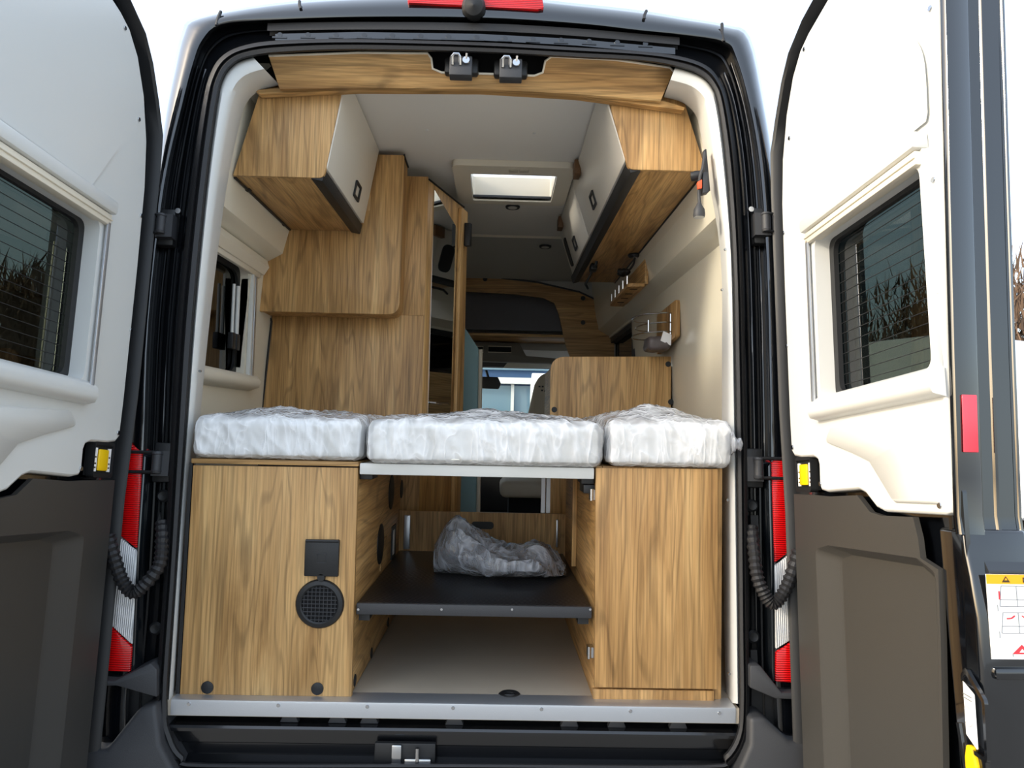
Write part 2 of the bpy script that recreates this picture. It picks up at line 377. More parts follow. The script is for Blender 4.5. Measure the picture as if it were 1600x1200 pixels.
# ------------------------------------------------------------------ opening rings
SO = [(320,1207),(275,1195),(250,1160),(243,1100),(256,900),(266,700),(277,500),(297,300),(316,165),(330,112),(350,85),(385,70),(440,63),(560,61),(750,66),(900,74),(1000,80),(1062,88),(1103,102),(1124,125),(1138,165),(1152,260),(1160,400),(1165,580),(1168,760),(1170,1000),(1171,1095),(1165,1160),(1140,1197),(1095,1208),(700,1207)]
SI = [(325,1192),(288,1180),(270,1150),(262,1095),(275,900),(289,700),(303,500),(322,300),(339,165),(349,122),(368,99),(395,89),(450,83),(560,79),(750,83),(900,91),(1000,96),(1055,105),(1090,116),(1111,134),(1122,165),(1134,260),(1144,400),(1148,580),(1151,760),(1154,1000),(1155,1100),(1151,1145),(1130,1180),(1095,1194),(700,1192)]
B3 = [(320,1250),(240,1250),(205,1200),(196,1100),(213,900),(224,700),(232,500),(256,290),(284,165),(301,100),(316,62),(345,38),(420,31),(560,26),(750,27),(900,36),(1000,47),(1067,54),(1132,65),(1150,88),(1172,165),(1188,260),(1198,400),(1203,580),(1206,760),(1210,1000),(1214,1100),(1216,1190),(1190,1250),(1095,1250),(700,1250)]
B4 = [(320,1262),(225,1262),(150,1210),(140,1100),(165,900),(188,700),(207,500),(238,300),(256,180),(270,110),(284,52),(305,28),(420,6),(560,-5),(750,-9),(900,5),(1000,16),(1067,27),(1135,39),(1172,58),(1196,165),(1211,260),(1226,400),(1238,580),(1248,760),(1262,1000),(1270,1100),(1276,1190),(1235,1262),(1095,1262),(700,1262)]
WI = {3:(277,1086),4:(291,900),5:(308,700),6:(330,480),7:(353,300),8:(374,195),9:(386,160),10:(404,143),11:(437,133),12:(470,131),13:(560,131),14:(750,134),15:(900,140),16:(1000,148),17:(1037,152),18:(1066,160),19:(1086,178),20:(1094,205),21:(1103,260),22:(1126,400),23:(1128,580),24:(1128,760),25:(1132,1000),26:(1135,1097)}
def ring(px, off, sub=4): return catmull([PT(x, y, off) for x, y in px], sub, True)
def mixp(a, b, t): return [(p[0]*(1-t)+q[0]*t, p[1]*(1-t)+q[1]*t) for p, q in zip(a, b)]

van = thing('camper_van_body', 'glossy black rear body of the high-roof camper van around the open doorway', 'van', (0, .3, -.62))
# rubber seal: two lips and a bulb
build('door_seal', loft([ring(SO, .03), ring(SO, -.012), ring(mixp(SO, SI, .28), -.022), ring(mixp(SO, SI, .42), -.008), ring(mixp(SO, SI, .55), -.022), ring(mixp(SO, SI, .85), -.018), ring(SI, -.004), ring(SI, .03)]), rubber, van, 50, label='black rubber door seal')
# door jamb channel
b2 = mixp(SO, B3, .12); b2b = mixp(SO, B3, .45); b2c = mixp(SO, B3, .55); b2d = mixp(SO, B3, .85)
build('door_jamb', loft([ring(SO, .03), ring(b2, .045), ring(b2b, .05), ring(mixp(SO, B3, .48), .036), ring(b2c, .036), ring(mixp(SO, B3, .6), .05), ring(b2d, .05), ring(mixp(SO, B3, .93), .012), ring(B3, -.002)]), jamb, van, 28, label='black painted door jamb channel')
def fwd(loop, dy, k=1.0): return [V((p.x*k, p.y+dy, p.z)) for p in loop]
b4r = ring(B4, .055)
build('outer_shell', loft([ring(B3, -.002), ring(mixp(B3, B4, .25), -.006), ring(mixp(B3, B4, .55), .0), ring(mixp(B3, B4, .82), .022), b4r, fwd(b4r, .12, 1.01), fwd(b4r, .8, 1.02)]), paint, van, 60)
for i0, i1 in ((3*4, 10*4), (19*4, 27*4)):
    build('side_shell', loft([fwd(b4r, .8, 1.02)[i0:i1], fwd(b4r, 3.2, 1.02)[i0:i1]], False), paint, van, 60)
# beads along the jamb
for k, (t, rr) in enumerate(((.30, .0035), (.72, .003))):
    for ids in (range(4, 10), range(19, 26)):
        px = mixp(SO, B3, t)
        build('jamb_bead', tube(catmull([PT(*px[i], .044) for i in ids], 4), rr, 6), jamb, van, 60)
# white pillar lining
def lining(name, ids, label):
    a = [SI[i] for i in ids]; b = [WI[i] for i in ids]
    L = lambda t, off: catmull([PT(x, y, off) for x, y in mixp(a, b, t)], 4)
    return build(name, loft([L(0, .035), L(.02, .006), L(.12, .0), L(.42, .012), L(.58, .04), L(1, .12), L(1, .16)], False), whitep, kind='structure', label=label, smooth=60)
lining('trim_1', range(3, 12), 'white moulded pillar lining on the shaded side of the rear opening')
lining('trim_2', range(17, 27), 'white moulded pillar lining on the sunlit side of the rear opening')
for px in ((325, 371), (313, 580), (1133, 390), (1128, 453), (1139, 1052), (1136, 781)):
    p = PT(*px, .02); build('lining_screw', disc(p, (0, -1, 0), .004, .006, 10), steel, van)
# black rail, strip and clips above the opening
top_a = [PT(x, y, .03) for x, y in ((420, 46), (560, 44), (750, 46), (900, 54), (1060, 68))]
build('roof_gutter_strip', loft([catmull([p+V((0, -.014, dz)) for p in top_a], 4) for dz in (-.012, .012)]+[catmull([p+V((0, .01, dz)) for p in top_a], 4) for dz in (.014, -.014)], False), rubber, van)
for i in range(14):
    t = i/13; x = 438+t*570; y = 54+14*t*t+2
    p = PT(x, y, .025); build('gutter_clip', comb(disc(p, TM, .009, .006, 10), box(p.x-.022, p.x+.022, p.y-.008, p.y, p.z-.011, p.z-.006)), jamb, van)
fl = [(430, 58), (560, 55), (750, 58), (900, 66), (1055, 80)]
build('gutter_flange', loft([[PT(x, y+d, .02) for x, y in fl] for d in (-5, 5)], False), paint, van, label='glossy flange above the seal')
for a, b in (((345, 18), (338, 40)), ((1128, 37), (1131, 65)), ((468, 2), (470, 14)), ((1010, 17), (1006, 30))):
    build('roof_joint', tube([PT(*a, .008), PT((a[0]+b[0])/2-1, (a[1]+b[1])/2, .0), PT(*b, -.004)], .005, 6), rubber, van)
bl = [PT(x, y, -.012) for x, y in rpoly([(636, 4), (640, -14), (846, -12), (850, 12), (840, 15)], 3)]
bk = build('brake_light', prism(bl, (0, .05, 0)), redl, van, bevel=.003, label='red high-mounted brake light strip')
p = PT(740, 10, -.02); build('camera_housing', lathe(p, (0, -1, -.3), [(.0, .02), (.028, .012), (.036, 0), (.036, -.03)], 16), blackp, bk)
# latch strikers in the header notch
van_latches = []
for cx, cy in ((721, 103), (798, 107)):
    q = PT(cx, cy, .03); fr = Fr(q, (1, 0, 0), TV, TM)
    h = build('door_striker', fr.box(-.052, .052, -.022, .03, -.03, .0), blackp, van, bevel=.008, label='black door striker housing under the header')
    build('striker_block', fr.box(-.034, .034, -.05, .012, .0, .035), greyp, h, bevel=.003)
    build('striker_loop', tube([fr.p(-.025, -.018, .036), fr.p(-.025, .0, .05), fr.p(-.02, .006, .052), fr.p(-.006, .006, .052), fr.p(-.002, 0, .05), fr.p(-.002, -.018, .036)], .0045, 8), steel, h)
    build('striker_pin', comb(disc(fr.p(.016, -.006, .034), TM, .012, .01, 14), tube([fr.p(.016, -.004, .04), fr.p(.018, .012, .048)], .004, 8)), steel, h)
# sill panel below the aluminium strip
xl, xr = PY(272, 1140, .03).x, PY(1150, 1140, .03).x
sp = [(.06, -.035), (.06, -.06), (.0, -.064), (-.004, -.07), (-.004, -.078), (.022, -.086), (.022, -.115), (.03, -.12), (.03, -.15), (-.002, -.158), (-.004, -.2), (-.01, -.23)]
build('rear_sill_panel', loft([[V((x, y, z)) for y, z in sp] for x in (xl-.05, xr+.05)], False), jamb, van, 25)
for x in (452, 527, 577, 710, 890, 964, 1060):
    p = PY(x, 1117+(x-450)*.016, .02)
    build('sill_tab', prism([p+V((dx, 0, dz)) for dx, dz in ((-.025, -.02), (-.014, .004), (.014, .004), (.025, -.02))], (0, .02, 0)), greyp, van, bevel=.002)
p = PY(632, 1184, -.01); fr = Fr(p, (1, 0, 0), (0, 0, 1), (0, -1, 0))
lp = build('latch_plate', fr.box(-.08, .08, -.03, .035, -.02, -.004), blackp, van, bevel=.003, label='lower door latch plate with steel striker')
build('striker_plate', fr.box(-.034, -.008, -.028, .034, -.004, .006), steel, lp, bevel=.003)
build('striker_plate', fr.box(.0, .07, -.028, .0, -.004, .008), steel, lp, bevel=.004)
build('striker_pin', tube([fr.p(.034, -.02, .01), fr.p(.034, .03, .012)], .005, 8), steel, lp)

# bumper corners
def bumper(s):
    g = []
    def P(x, y, off): return PT(x, y, off)
    if s < 0:
        top = [(120,1062),(178,1064),(235,1036),(245,1046),(245,1090),(182,1072),(120,1072)]
        low = [(100,1178),(165,1172),(215,1108),(243,1100),(250,1165),(300,1262),(100,1262)]
    else:
        top = [(1265,1083),(1222,1083),(1188,1040),(1172,1040),(1172,1075),(1212,1092),(1265,1094)]
        low = [(1290,1165),(1236,1160),(1196,1122),(1172,1122),(1172,1165),(1130,1262),(1290,1262)]
    a = build('bumper_step', prism([P(x, y, -.035) for x, y in top], (0, .16, 0)), greyp, van, bevel=.004, label='grey plastic bumper top')
    b = build('bumper_corner', prism([P(x, y, -.05) for x, y in low], (0, .2, 0)), greyp, van, bevel=.012, segs=3, label='dark grey plastic bumper corner')
bumper(-1); bumper(1)
for pts in (((110, 1062), (250, 1050), (255, 1215), (110, 1215)), ((1165, 1045), (1300, 1070), (1300, 1215), (1160, 1215))):
    build('bumper_dark_filler', prism([PT(x, y, .04) for x, y in pts], (0, .02, 0)), blackp, van)  # flat black filler plates stand in for the dark of the recess
build('bumper_bar', box(-.95, .95, -.06, .15, -.45, -.235), greyp, van, bevel=.03, segs=3)
# tail lights
def tail(polys, off, label):
    base = thing_part = None
    for i, (mat, pts, nm) in enumerate(polys):
        g = prism([PT(x, y, off+(.004 if nm == 'lens_edge' else 0)) for x, y in pts], (0, .09, 0))
        o = build(nm, g, mat, van if base is None else base, bevel=.004)
        if base is None: base = o; o['label'] = label
    return base
tail([(redl, [(150,700),(200,690),(222,708),(213,858),(178,830),(140,812)], 'tail_light'),
      (clearl, [(140,815),(178,833),(213,861),(206,1008),(167,972),(125,940)], 'reversing_lens'),
      (redl, [(125,943),(166,973),(206,1011),(203,1051),(120,1046)], 'lower_red_lens'),
      (darkg, [(222,708),(228,714),(218,860),(210,1052),(203,1051),(213,858)], 'lens_edge')], -.01, 'red and clear tail light behind the shaded door')
tail([(redl, [(1290,690),(1240,706),(1206,722),(1211,880),(1240,858),(1290,830)], 'tail_light'),
      (clearl, [(1290,834),(1240,862),(1211,884),(1213,1015),(1243,996),(1290,970)], 'reversing_lens'),
      (redl, [(1290,974),(1243,1000),(1213,1019),(1212,1066),(1290,1070)], 'lower_red_lens'),
      (darkg, [(1206,722),(1200,728),(1204,880),(1206,1066),(1212,1066),(1211,880)], 'lens_edge')], -.01, 'red and clear tail light behind the sunlit door')
# pressed jamb details beside the tail lights: hollows and plugs
for s, cs in ((-1, ((255, 775), (243, 982))), (1, ((1175, 790), (1177, 995)))):
    for c in cs:
        p = PT(*c, .03); build('jamb_plug', lathe(p, TM, [(.004, .004), (.012, .006), (.016, .002), (.018, 0)], 16), blackp, van)
for pts in (((251, 800), (257, 840), (250, 835), (246, 815)), ((1172, 805), (1184, 805), (1186, 850), (1174, 850)), ((1172, 1015), (1182, 1015), (1184, 1050), (1173, 1050))):
    build('jamb_hollow', prism([PT(x, y, .032) for x, y in pts], (0, -.004, 0)), blackp, van)

# aluminium sill strip
xl, xr = PY(268, 1095, 0).x, PY(1149, 1110, 0).x
sill = thing('sill_strip', 'brushed aluminium sill strip with rivets along the floor edge', 'sill strip', ((xl+xr)/2, 0, 0))
build('strip', loft([[V((x, y, z)) for y, z in ((.065, .001), (.065, .004), (.004, .004), (-.002, .001), (-.003, -.005), (-.003, -.038), (.0, -.038), (.0, .001))] for x in (xl, xr)], True, True), alu, sill, 40)
for x, y in ((295, 1100), (435, 1102), (574, 1104), (708, 1106), (846, 1108), (985, 1111), (1124, 1114)):
    p = PY(x, y, -.003); build('rivet', disc(p, (0, -1, 0), .005, .003, 10), steel, sill)

# hinges and cable boots
def hinge(px, py, s, up=False):
    q = PT(px, py, .0); fr = Fr(q, (s, 0, 0), TV, TM)
    h = build('door_hinge', comb(fr.box(-.03, .02, -.055, .055, -.045, -.012)), blackp, van, bevel=.006, label='black door hinge with steel pin')
    build('hinge_knuckle', comb(fr.box(-.035, .012, -.038, .03, -.02, .012), lathe(fr.p(-.004, -.03, .016), TV, [(.012, 0), (.014, .006), (.012, .008), (.012, .05), (.014, .052), (.012, .058)], 12)), greyp, h, bevel=0)
    for z in (-.028, .026): build('hinge_arm', tube([fr.p(0, z, .016), fr.p(.05, z, .012), fr.p(.115, z, .006)], .0048, 8), blackp, h)
    build('hinge_bolt', disc(fr.p(-.036, .05, -.02), TM, .009, .008, 12), steel, h)
hinge(247, 722, -1); hinge(1184, 731, 1); hinge(253, 352, -1); hinge(1196, 350, 1)
def boot(pts, offs, label):
    path = catmull([PT(x, y, o) for (x, y), o in zip(pts, offs)], 8)
    build('cable_boot', tube(path, .017, 12, rfun=lambda i: .0185 if i % 2 else .014), rubber, van, 15, label=label)
boot([(253, 815), (253, 850), (248, 885), (222, 918), (205, 925), (190, 905), (178, 870), (168, 835)], [.0, -.03, -.045, -.05, -.055, -.06, -.07, -.08], 'ribbed black cable boot hanging beside the shaded tail light')
boot([(1174, 822), (1178, 860), (1183, 900), (1195, 930), (1208, 943), (1222, 930), (1236, 900), (1248, 860)], [.0, -.03, -.045, -.05, -.055, -.06, -.07, -.08], 'ribbed black cable boot hanging beside the sunlit tail light')

# ================================================================== rear doors
TH = R(92.5)
def door_frame(s):
    e1 = V((-s, 0, 0)); u = e1*math.cos(TH)+TM*math.sin(TH); n = e1*math.sin(TH)-TM*math.cos(TH)
    return Fr(V((s*.885, 0, 0))+TM*.02, u, TV, n)
DR = door_frame(1); DL = door_frame(-1)
def duv(px, py, w):
    q = onplane(px, py, DR.p(0, 0, w), DR.c)-DR.o
    return (q.dot(DR.a), q.dot(DR.b))
DU = lambda pts, w: [duv(x, y, w) for x, y in pts]
# outlines (read off the sunlit door; the shaded door is its mirror image)
slab_l = DU([(1250,1200),(1243,1000),(1236,800),(1226,640),(1219,450),(1213,300),(1212,240),(1219,190),(1229,130),(1240,85),(1262,35)], -.025)
slab_r = [(.812, 1.87), (.783, 1.5), (.771, 1.324), (.758, 1.127), (.738, .816), (.722, .533), (.728, .472), (.748, .439), (.75, .325), (.75, .22)]
UE = .735
def ue(v):
    for (ua, va), (ub, vb) in zip(slab_r, slab_r[1:]):
        if vb <= v <= va: return ub+(ua-ub)*(v-vb)/(va-vb)
    return slab_r[0][0] if v > 1 else slab_r[-1][0]
slab = [(slab_l[0][0], -.22)] + slab_l[:-1] + [(.22, 1.84), (.32, 1.86), (.5, 1.87), (.78, 1.875)] + slab_r + [(slab_r[-1][0], -.22)]
pan = DU([(1292,0),(1262,52),(1250,78),(1238,120),(1228,180),(1222,250),(1221,320),(1225,450),(1230,575),(1233,650),(1236,704),(1241,713),(1252,715),(1271,714),(1277,718),(1279,726),(1280,757),(1283,766),(1292,769),(1342,765),(1352,771),(1369,793),(1382,800),(1476,805),(1483,801),(1484,790),(1482,740),(1475,560),(1470,300),(1466,140)], 0.0)
pan = pan + [(.776, 1.5), (.79, 1.70), (.785, 1.77), (.76, 1.80), (.60, 1.81), (.48, 1.808)]
wq = DU([(1258,352),(1450,205),(1455,596),(1281,645)], .012)
wu0, wu1 = (wq[0][0]+wq[3][0])/2, (wq[1][0]+wq[2][0])/2
wv0, wv1 = (wq[3][1]+wq[2][1])/2, (wq[0][1]+wq[1][1])/2
print('DOOR', UE, wu0, wu1, wv0, wv1, [tuple(round(a, 3) for a in q) for q in wq])
swoosh = DU([(1262,260),(1300,205),(1340,160),(1372,110),(1395,75),(1418,64),(1435,78),(1444,110),(1448,180)], .0)
def rect(u0, u1, v0, v1, r, n=5): return rpoly([(u0, v0), (u1, v0), (u1, v1), (u0, v1)], r, n)
def make_door(D, label, lit):
    t = thing('van_rear_door', label, 'door', D.p(0, -.22, -.06))
    pl = lambda pts, w: [D.p(u, v, w) for u, v in pts]
    hole = rect(wu0+.0, wu1+.0, wv0+.0, wv1-.0, .03)
    rim = [(slab_l[0][0], -.22)] + slab_l[:-1] + [(.22, 1.84), (.32, 1.86), (.5, 1.87)]
    build('shell_rim', loft([pl(rim, -.043), pl(rim, -.012), pl([(u+.006, v-.002) for u, v in rim], -.006), pl([(u+.014, v-.006) for u, v in rim], -.012), pl([(u+.016, v-.008) for u, v in rim], -.043)], False), blackp, t, 50)
    th = lambda a: D.c*a
    build('door_shell', plate(pl(slab, -.042), [pl(hole, -.042)], th(-.075)), paint, t, 30, label='glossy black door shell')
    build('outer_skin', plate(pl([(u-(.02 if u < .3 else 0), v+(.03 if v > 1.4 else 0)) for u, v in slab], -.118), [pl(hole, -.118)], th(-.012)), paint, t, 30)
    # inner lining with a rounded edge
    def inset(pts, d):
        out = []; n = len(pts)
        for i in range(n):
            a, b, c = V(pts[i-1]), V(pts[i]), V(pts[(i+1) % n]); t1 = (b-a).normalized(); t2 = (c-b).normalized()
            nn = V((-(t1.y+t2.y), t1.x+t2.x)); nn = nn.normalized() if nn.length > 1e-6 else V((0, 0))
            out.append((b.x+nn.x*d, b.y+nn.y*d))
        return out
    area = sum(pan[i-1][0]*pan[i][1]-pan[i][0]*pan[i-1][1] for i in range(len(pan)))
    sg = 1 if area > 0 else -1
    build('inner_lining', comb(plate(pl(inset(pan, .006*sg), .0), [pl(rect(wu0, wu1, wv0, wv1, .02), .0)], th(-.004)),
          loft([pl(inset(pan, .006*sg), .0), pl(inset(pan, .002*sg), -.002), pl(pan, -.007), pl(pan, -.041)])), whitep, t, 50, label='white moulded inner door lining')
    # raised fields pressed into the lining
    sw = catmull([V((*q, 0)) for q in swoosh], 4)
    low_f = [(sw[-1].x, wv1+.09), (wu0+.02, wv1+.03)]
    fld = [(p.x, p.y) for p in sw] + [(sw[-1].x-.002, wv1+.035), (wu0+.07, wv1+.035)]
    build('raised_field', loft([pl(fld, .0), pl(inset(fld, .004), .004), pl(inset(fld, .012), .006)], True, True), whitep, t, 70)
    bot = DU([(1290,690),(1330,706),(1362,722),(1385,760),(1400,785),(1470,788),(1472,660),(1300,668)], .0)
    bot = rpoly(bot, .012)
    build('raised_field', loft([pl(bot, .0), pl(bot, .003), pl([(u*.96+.04*.55, v*.96+.04*.68) for u, v in bot], .008)], True, True), whitep, t, 70)
    # window: frame, blind cassette, pane
    w = build('window_frame', plate(pl(rect(wu0, wu1, wv0, wv1, .012), .014), [pl(rect(wu0+.03, wu1-.012, wv0+.03, wv1-.055, .025), .014)], th(-.045)), whitep, t, 30, bevel=.0, label='white window frame with blind cassettes')
    build('blind_cassette', comb(D.box(wu0-.006, wu1+.004, wv1-.028, wv1+.008, .0, .036)), whitep, w, bevel=.008)
    build('blind_rail', comb(D.box(wu0+.004, wu1-.004, wv1-.058, wv1-.03, .0, .026), D.box(wu0+.004, wu1-.004, wv1-.046, wv1-.042, .024, .03)), cream, w, bevel=.004)
    build('lower_rail', loft([[D.p(u, wv0+a, b) for a, b in ((.03, .0), (.032, .014), (.018, .03), (-.002, .034), (-.018, .026), (-.024, .0))] for u in (wu0-.004, wu1+.004)], True, True), whitep, w, 60, bevel=0)
    build('guide_rail', comb(D.box(wu0+.004, wu0+.018, wv0+.02, wv1-.05, .02, .026)), alu, w, bevel=.002)
    build('window_gasket', plate(pl(rect(wu0+.028, wu1-.01, wv0+.025, wv1-.05, .03), -.024), [pl(rect(wu0+.05, wu1-.02, wv0+.04, wv1-.065, .03), -.024)], th(-.012)), blackp, w, 30)
    pn = build('window_pane', prism(pl(rect(wu0+.03, wu1-.01, wv0+.025, wv1-.05, .03), -.038), th(-.004)), tint, w, flat=True, label='dark tinted glass pane')
    for k in range(15):
        v = wv0+.06+(wv1-wv0-.13)*k/14
        build('heating_wire', D.box(wu0+.04, wu1-.02, v-.0007, v+.0007, -.0378, -.0365), blackp, w)
    for u in (.045, .09): build('strut_and_reflection_rod', tube([D.p(wu0+u, wv0+.05, -.05), D.p(wu0+u, wv1-.13, -.05)], .003 if u < .06 else .006, 8), steel if u < .06 else cream, w)  # pale rods stand in for vertical lines reflected in the pane
    # lower plastic lining with a dished field
    lo = DU([(1246,772),(1284,774),(1300,776),(1346,774),(1366,800),(1385,806),(1434,808),(1442,840),(1446,872),(1474,890),(1478,1000),(1482,1200)], -.016)
    lo = [(lo[0][0], -.19)]+lo+[(lo[-1][0], -.19)]
    dish = DU([(1280,858),(1300,852),(1440,872),(1470,895),(1474,1000),(1478,1200)], -.016); dish = [(dish[0][0]+.0, -.12)]+dish+[(dish[-1][0], -.14)]
    dish = rpoly(dish, [.03]+[.02]*6+[.03])
    cu = sum(p[0] for p in dish)/len(dish); cv = sum(p[1] for p in dish)/len(dish)
    shr = lambda k, kv: [(cu+(u-cu)*k, cv+(v-cv)*kv) for u, v in dish]
    build('lower_lining', comb(plate(pl(lo, -.006), [pl(dish, -.006)], th(-.012)), loft([pl(dish, -.006), pl(shr(.97, .985), -.009), pl(shr(.80, .93), -.034), pl(shr(.76, .91), -.037)], True, False), ([*pl(shr(.76, .91), -.037)], [tuple(range(len(dish)))])), liner, t, 50, label='grained dark grey lower door lining')
    # detent release with yellow button
    rc = DU([(1242,722),(1272,718),(1278,764),(1250,762)], -.012); uc = sum(a for a, b in rc)/4; vc = sum(b for a, b in rc)/4
    hb = build('release_housing', comb(plate(pl(rect(uc-.045, uc+.04, vc-.045, vc+.045, .01), -.003), [pl(rect(uc-.04, uc+.039, vc-.034, vc+.036, .006), -.003)], th(-.02)), D.box(uc-.04, uc+.038, vc-.04, vc+.04, -.03, -.009)), blackp, t, 30, label='black release housing with yellow button')
    build('release_button', D.box(uc-.021, uc+.021, vc-.028, vc+.026, -.009, -.002), yellow, hb, bevel=.004, label='yellow release button')
    for du in (-.0365, .0235):
        st = build('sticker', D.box(uc+du, uc+du+.0125, vc-.03, vc+.029, -.0095, -.0065), stickw, hb)
        
    for du in (-.030, .030):
        for dv in (-.022, -.012, .004): build('printed_mark', D.box(uc+du-.003, uc+du+.003, vc+dv, vc+dv+.004, -.0066, -.006), stickk, hb)
    # screws round the lining
    for q in DU([(1257,77),(1234,216),(1225,364),(1230,541),(1239,699),(1282,756),(1454,13),(1459,281),(1463,459),(1469,790)], .0):
        build('lining_screw', disc(D.p(*q, .0), D.c, .006, .003, 10), steel, t)
    # free edge of the door: ridged metal profile
    pr = [(-.002, -.004), (.003, -.004), (.008, -.008), (.008, -.05), (.004, -.056), (-.006, -.06), (-.006, -.072), (-.001, -.078), (.004, -.081), (.004, -.086), (-.002, -.09), (-.01, -.094), (-.01, -.108), (-.004, -.112), (-.004, -.12), (.002, -.124), (.0, -.13), (-.012, -.13), (-.02, -.12), (-.02, -.03), (-.006, -.03)]
    vA = .50
    ends = [[D.p(ue(v)+a, v, b) for a, b in pr] for v in (vA, .533, .6, .816, 1.0, 1.127, 1.324, 1.5, 1.7, 1.87)]
    ef = build('edge_profile', loft(ends, True, True), paint, t, 40, label='glossy black ridged door edge')
    UL = .75
    lowe = build('edge_lower', comb(prism(pl([(UL-.06, -.22), (UL+.004, -.22), (UL+.004, .36), (UL-.006, .43), (.735, .47), (.732, vA+.01), (.66, vA+.01)], -.012), th(-.118))), paint, t, bevel=.008, segs=3)
    build('edge_ledge', D.box(UL-.02, UL+.014, .262, .282, -.13, -.03), paint, t, bevel=.006)
    rv = DU([(1512,617),(1512,707)], -.03)
    build('reflector', prism([D.p(ue(v)+.0085, v, w_) for v, w_ in ((rv[1][1], -.018), (rv[1][1], -.046), (rv[0][1], -.046), (rv[0][1], -.018))], D.a*.003), reflr, t, bevel=.003, label='red reflector strip on the door edge')
    build('lock_recess', plate(pl(rect(UL-.058, UL-.016, .39, .58, .008), -.014), [pl(rect(UL-.05, UL-.024, .40, .57, .006), -.014)], th(-.008)), paint, t, 40)
    build('lock_plate', D.box(UL-.052, UL-.02, .40, .57, -.022, -.017), jamb, t, bevel=.002)
    return t, UL
tR, UL = make_door(DR, 'open sunlit rear door with white lining and warning sticker on its edge', True)
tL, _ = make_door(DL, 'open shaded rear door with bluish white lining beside the wood bed box', False)
# warning sticker on the free edge of the sunlit door
q = onplane(1545, 960, DR.p(UL+.006, 0, 0), DR.a)-DR.o
w0 = q.dot(DR.c); s0 = onplane(1545, 1030, DR.p(UL+.006, 0, 0), DR.a)-DR.o; s1 = onplane(1540, 897, DR.p(UL+.006, 0, 0), DR.a)-DR.o
sv0, sv1 = s0.dot(DR.b), s1.dot(DR.b); H = sv1-sv0; W = H*.75
SF = Fr(DR.o, DR.a, DR.b, -DR.c); ua = UL+.0045
st = build('warning_sticker', SF.box(ua, ua+.001, sv0, sv1, -w0, -w0+W), stickw, tR, label='white warning sticker with orange band and van door diagrams')
def mark(b0, b1, c0, c1, mat, d=.0016): build('printed_mark', SF.box(ua+.0005, ua+d, sv0+H*b0, sv0+H*b1, -w0+W*c0, -w0+W*c1), mat, st)
mark(.885, .998, .002, .998, sticko)
def tri(b, c, hgt, wid, mat, d): 
    pts = [(b, c-wid/2), (b, c+wid/2), (b+hgt, c)]
    build('printed_mark', prism([SF.p(ua+d, sv0+H*y, -w0+W*x) for y, x in pts], SF.a*.0004), mat, st)
tri(.905, .33, .075, .14, stickk, .0017); tri(.93, .33, .03, .05, sticko, .0022)
for c0, c1, b0, b1 in ((.62, .64, .905, .965), (.80, .82, .905, .965), (.62, .82, .955, .965), (.62, .82, .905, .915), (.71, .725, .905, .96)): mark(b0, b1, c0, c1, stickk, .002)
def linep(pts, mat, r=.0007):
    for (x0, y0), (x1, y1) in zip(pts, pts[1:]): build('printed_line', tube([SF.p(ua+.0012, sv0+H*y0, -w0+W*x0), SF.p(ua+.0012, sv0+H*y1, -w0+W*x1)], r, 4), mat, st)
for dy in (0, -.315):
    linep([(.2, .62+dy), (.24, .86+dy), (.76, .86+dy), (.8, .62+dy), (.2, .62+dy)], stickb); linep([(.22, .7+dy), (.78, .7+dy)], stickb); linep([(.5, .62+dy), (.5, .86+dy)], stickb)
    linep([(.16, .56+dy), (.16, .64+dy)], stickb); linep([(.84, .56+dy), (.84, .64+dy)], stickb)
linep([(.2, .7), (.2, .8)], stickr, .0014); linep([(.8, .7), (.8, .8)], stickr, .0014)
linep([(.3, .475), (.38, .48), (.44, .51)], stickr, .0014); linep([(.7, .475), (.62, .48), (.56, .51)], stickr, .0014)
tri(.06, .52, .11, .34, stickr, .0012); tri(.08, .52, .04, .1, stickw, .0018); linep([(.36, .03), (.36, .07)], stickb); linep([(.68, .03), (.68, .07)], stickb)
# tilted label and yellow lever below it
q = DU([(1510, 1110)], -.012)[0]
fr = Fr(DR.p(q[0], q[1], -.012), (DR.a*.92+DR.c*.2).normalized(), DR.b, (DR.c*.92-DR.a*.2).normalized())
build('lock_hollow', plate([fr.p(a, b, -.004) for a, b in rpoly([(-.02, -.065), (.07, -.065), (.075, .035), (.01, .075), (-.022, .045)], .012)], [[fr.p(a, b, -.004) for a, b in rpoly([(-.014, -.058), (.062, -.058), (.066, .03), (.008, .064), (-.015, .038)], .01)]], fr.c*.006), paint, tR, 40)
lb = build('type_label', prism([fr.p(a, b, .0) for a, b in rpoly([(-.018, -.035), (.036, -.055), (.036, .035), (-.018, .052)], .004)], fr.c*.001), stickw, tR, label='slanted white label in the lock recess')
for v in (.03, .024): build('printed_line', fr.box(-.008, .026, v-.004, v-.002, .001, .0014), stickb, lb)
build('printed_ring', tube([fr.p(.008+.018*math.cos(a), -.008+.016*math.sin(a), .001) for a in (2*math.pi*k/16 for k in range(16))], .0005, 4, True), stickb, lb)
q = DU([(1519, 1186)], -.01)[0]
build('lock_lever', prism([DR.p(q[0]+a, q[1]+b, -.004) for a, b in ((-.012, -.03), (.012, -.03), (.016, -.008), (.008, .022), (-.006, .022), (-.012, 0))], DR.c*-.012), yellow, tR, bevel=.003, label='yellow locking lever')
build('lock_bracket', tube([DR.p(q[0]+a, q[1]+b, -.012) for a, b in ((-.03, .05), (-.022, .0), (-.012, -.05))], .006, 8), jamb, tR)
q = DU([(1560, 825)], -.03)[0]
build('edge_bolt', disc(SF.p(ue(.52)+.0, duv(1560, 825, -.03)[1]-.03, .09), DR.a, .009, .006, 14), steel, tR)

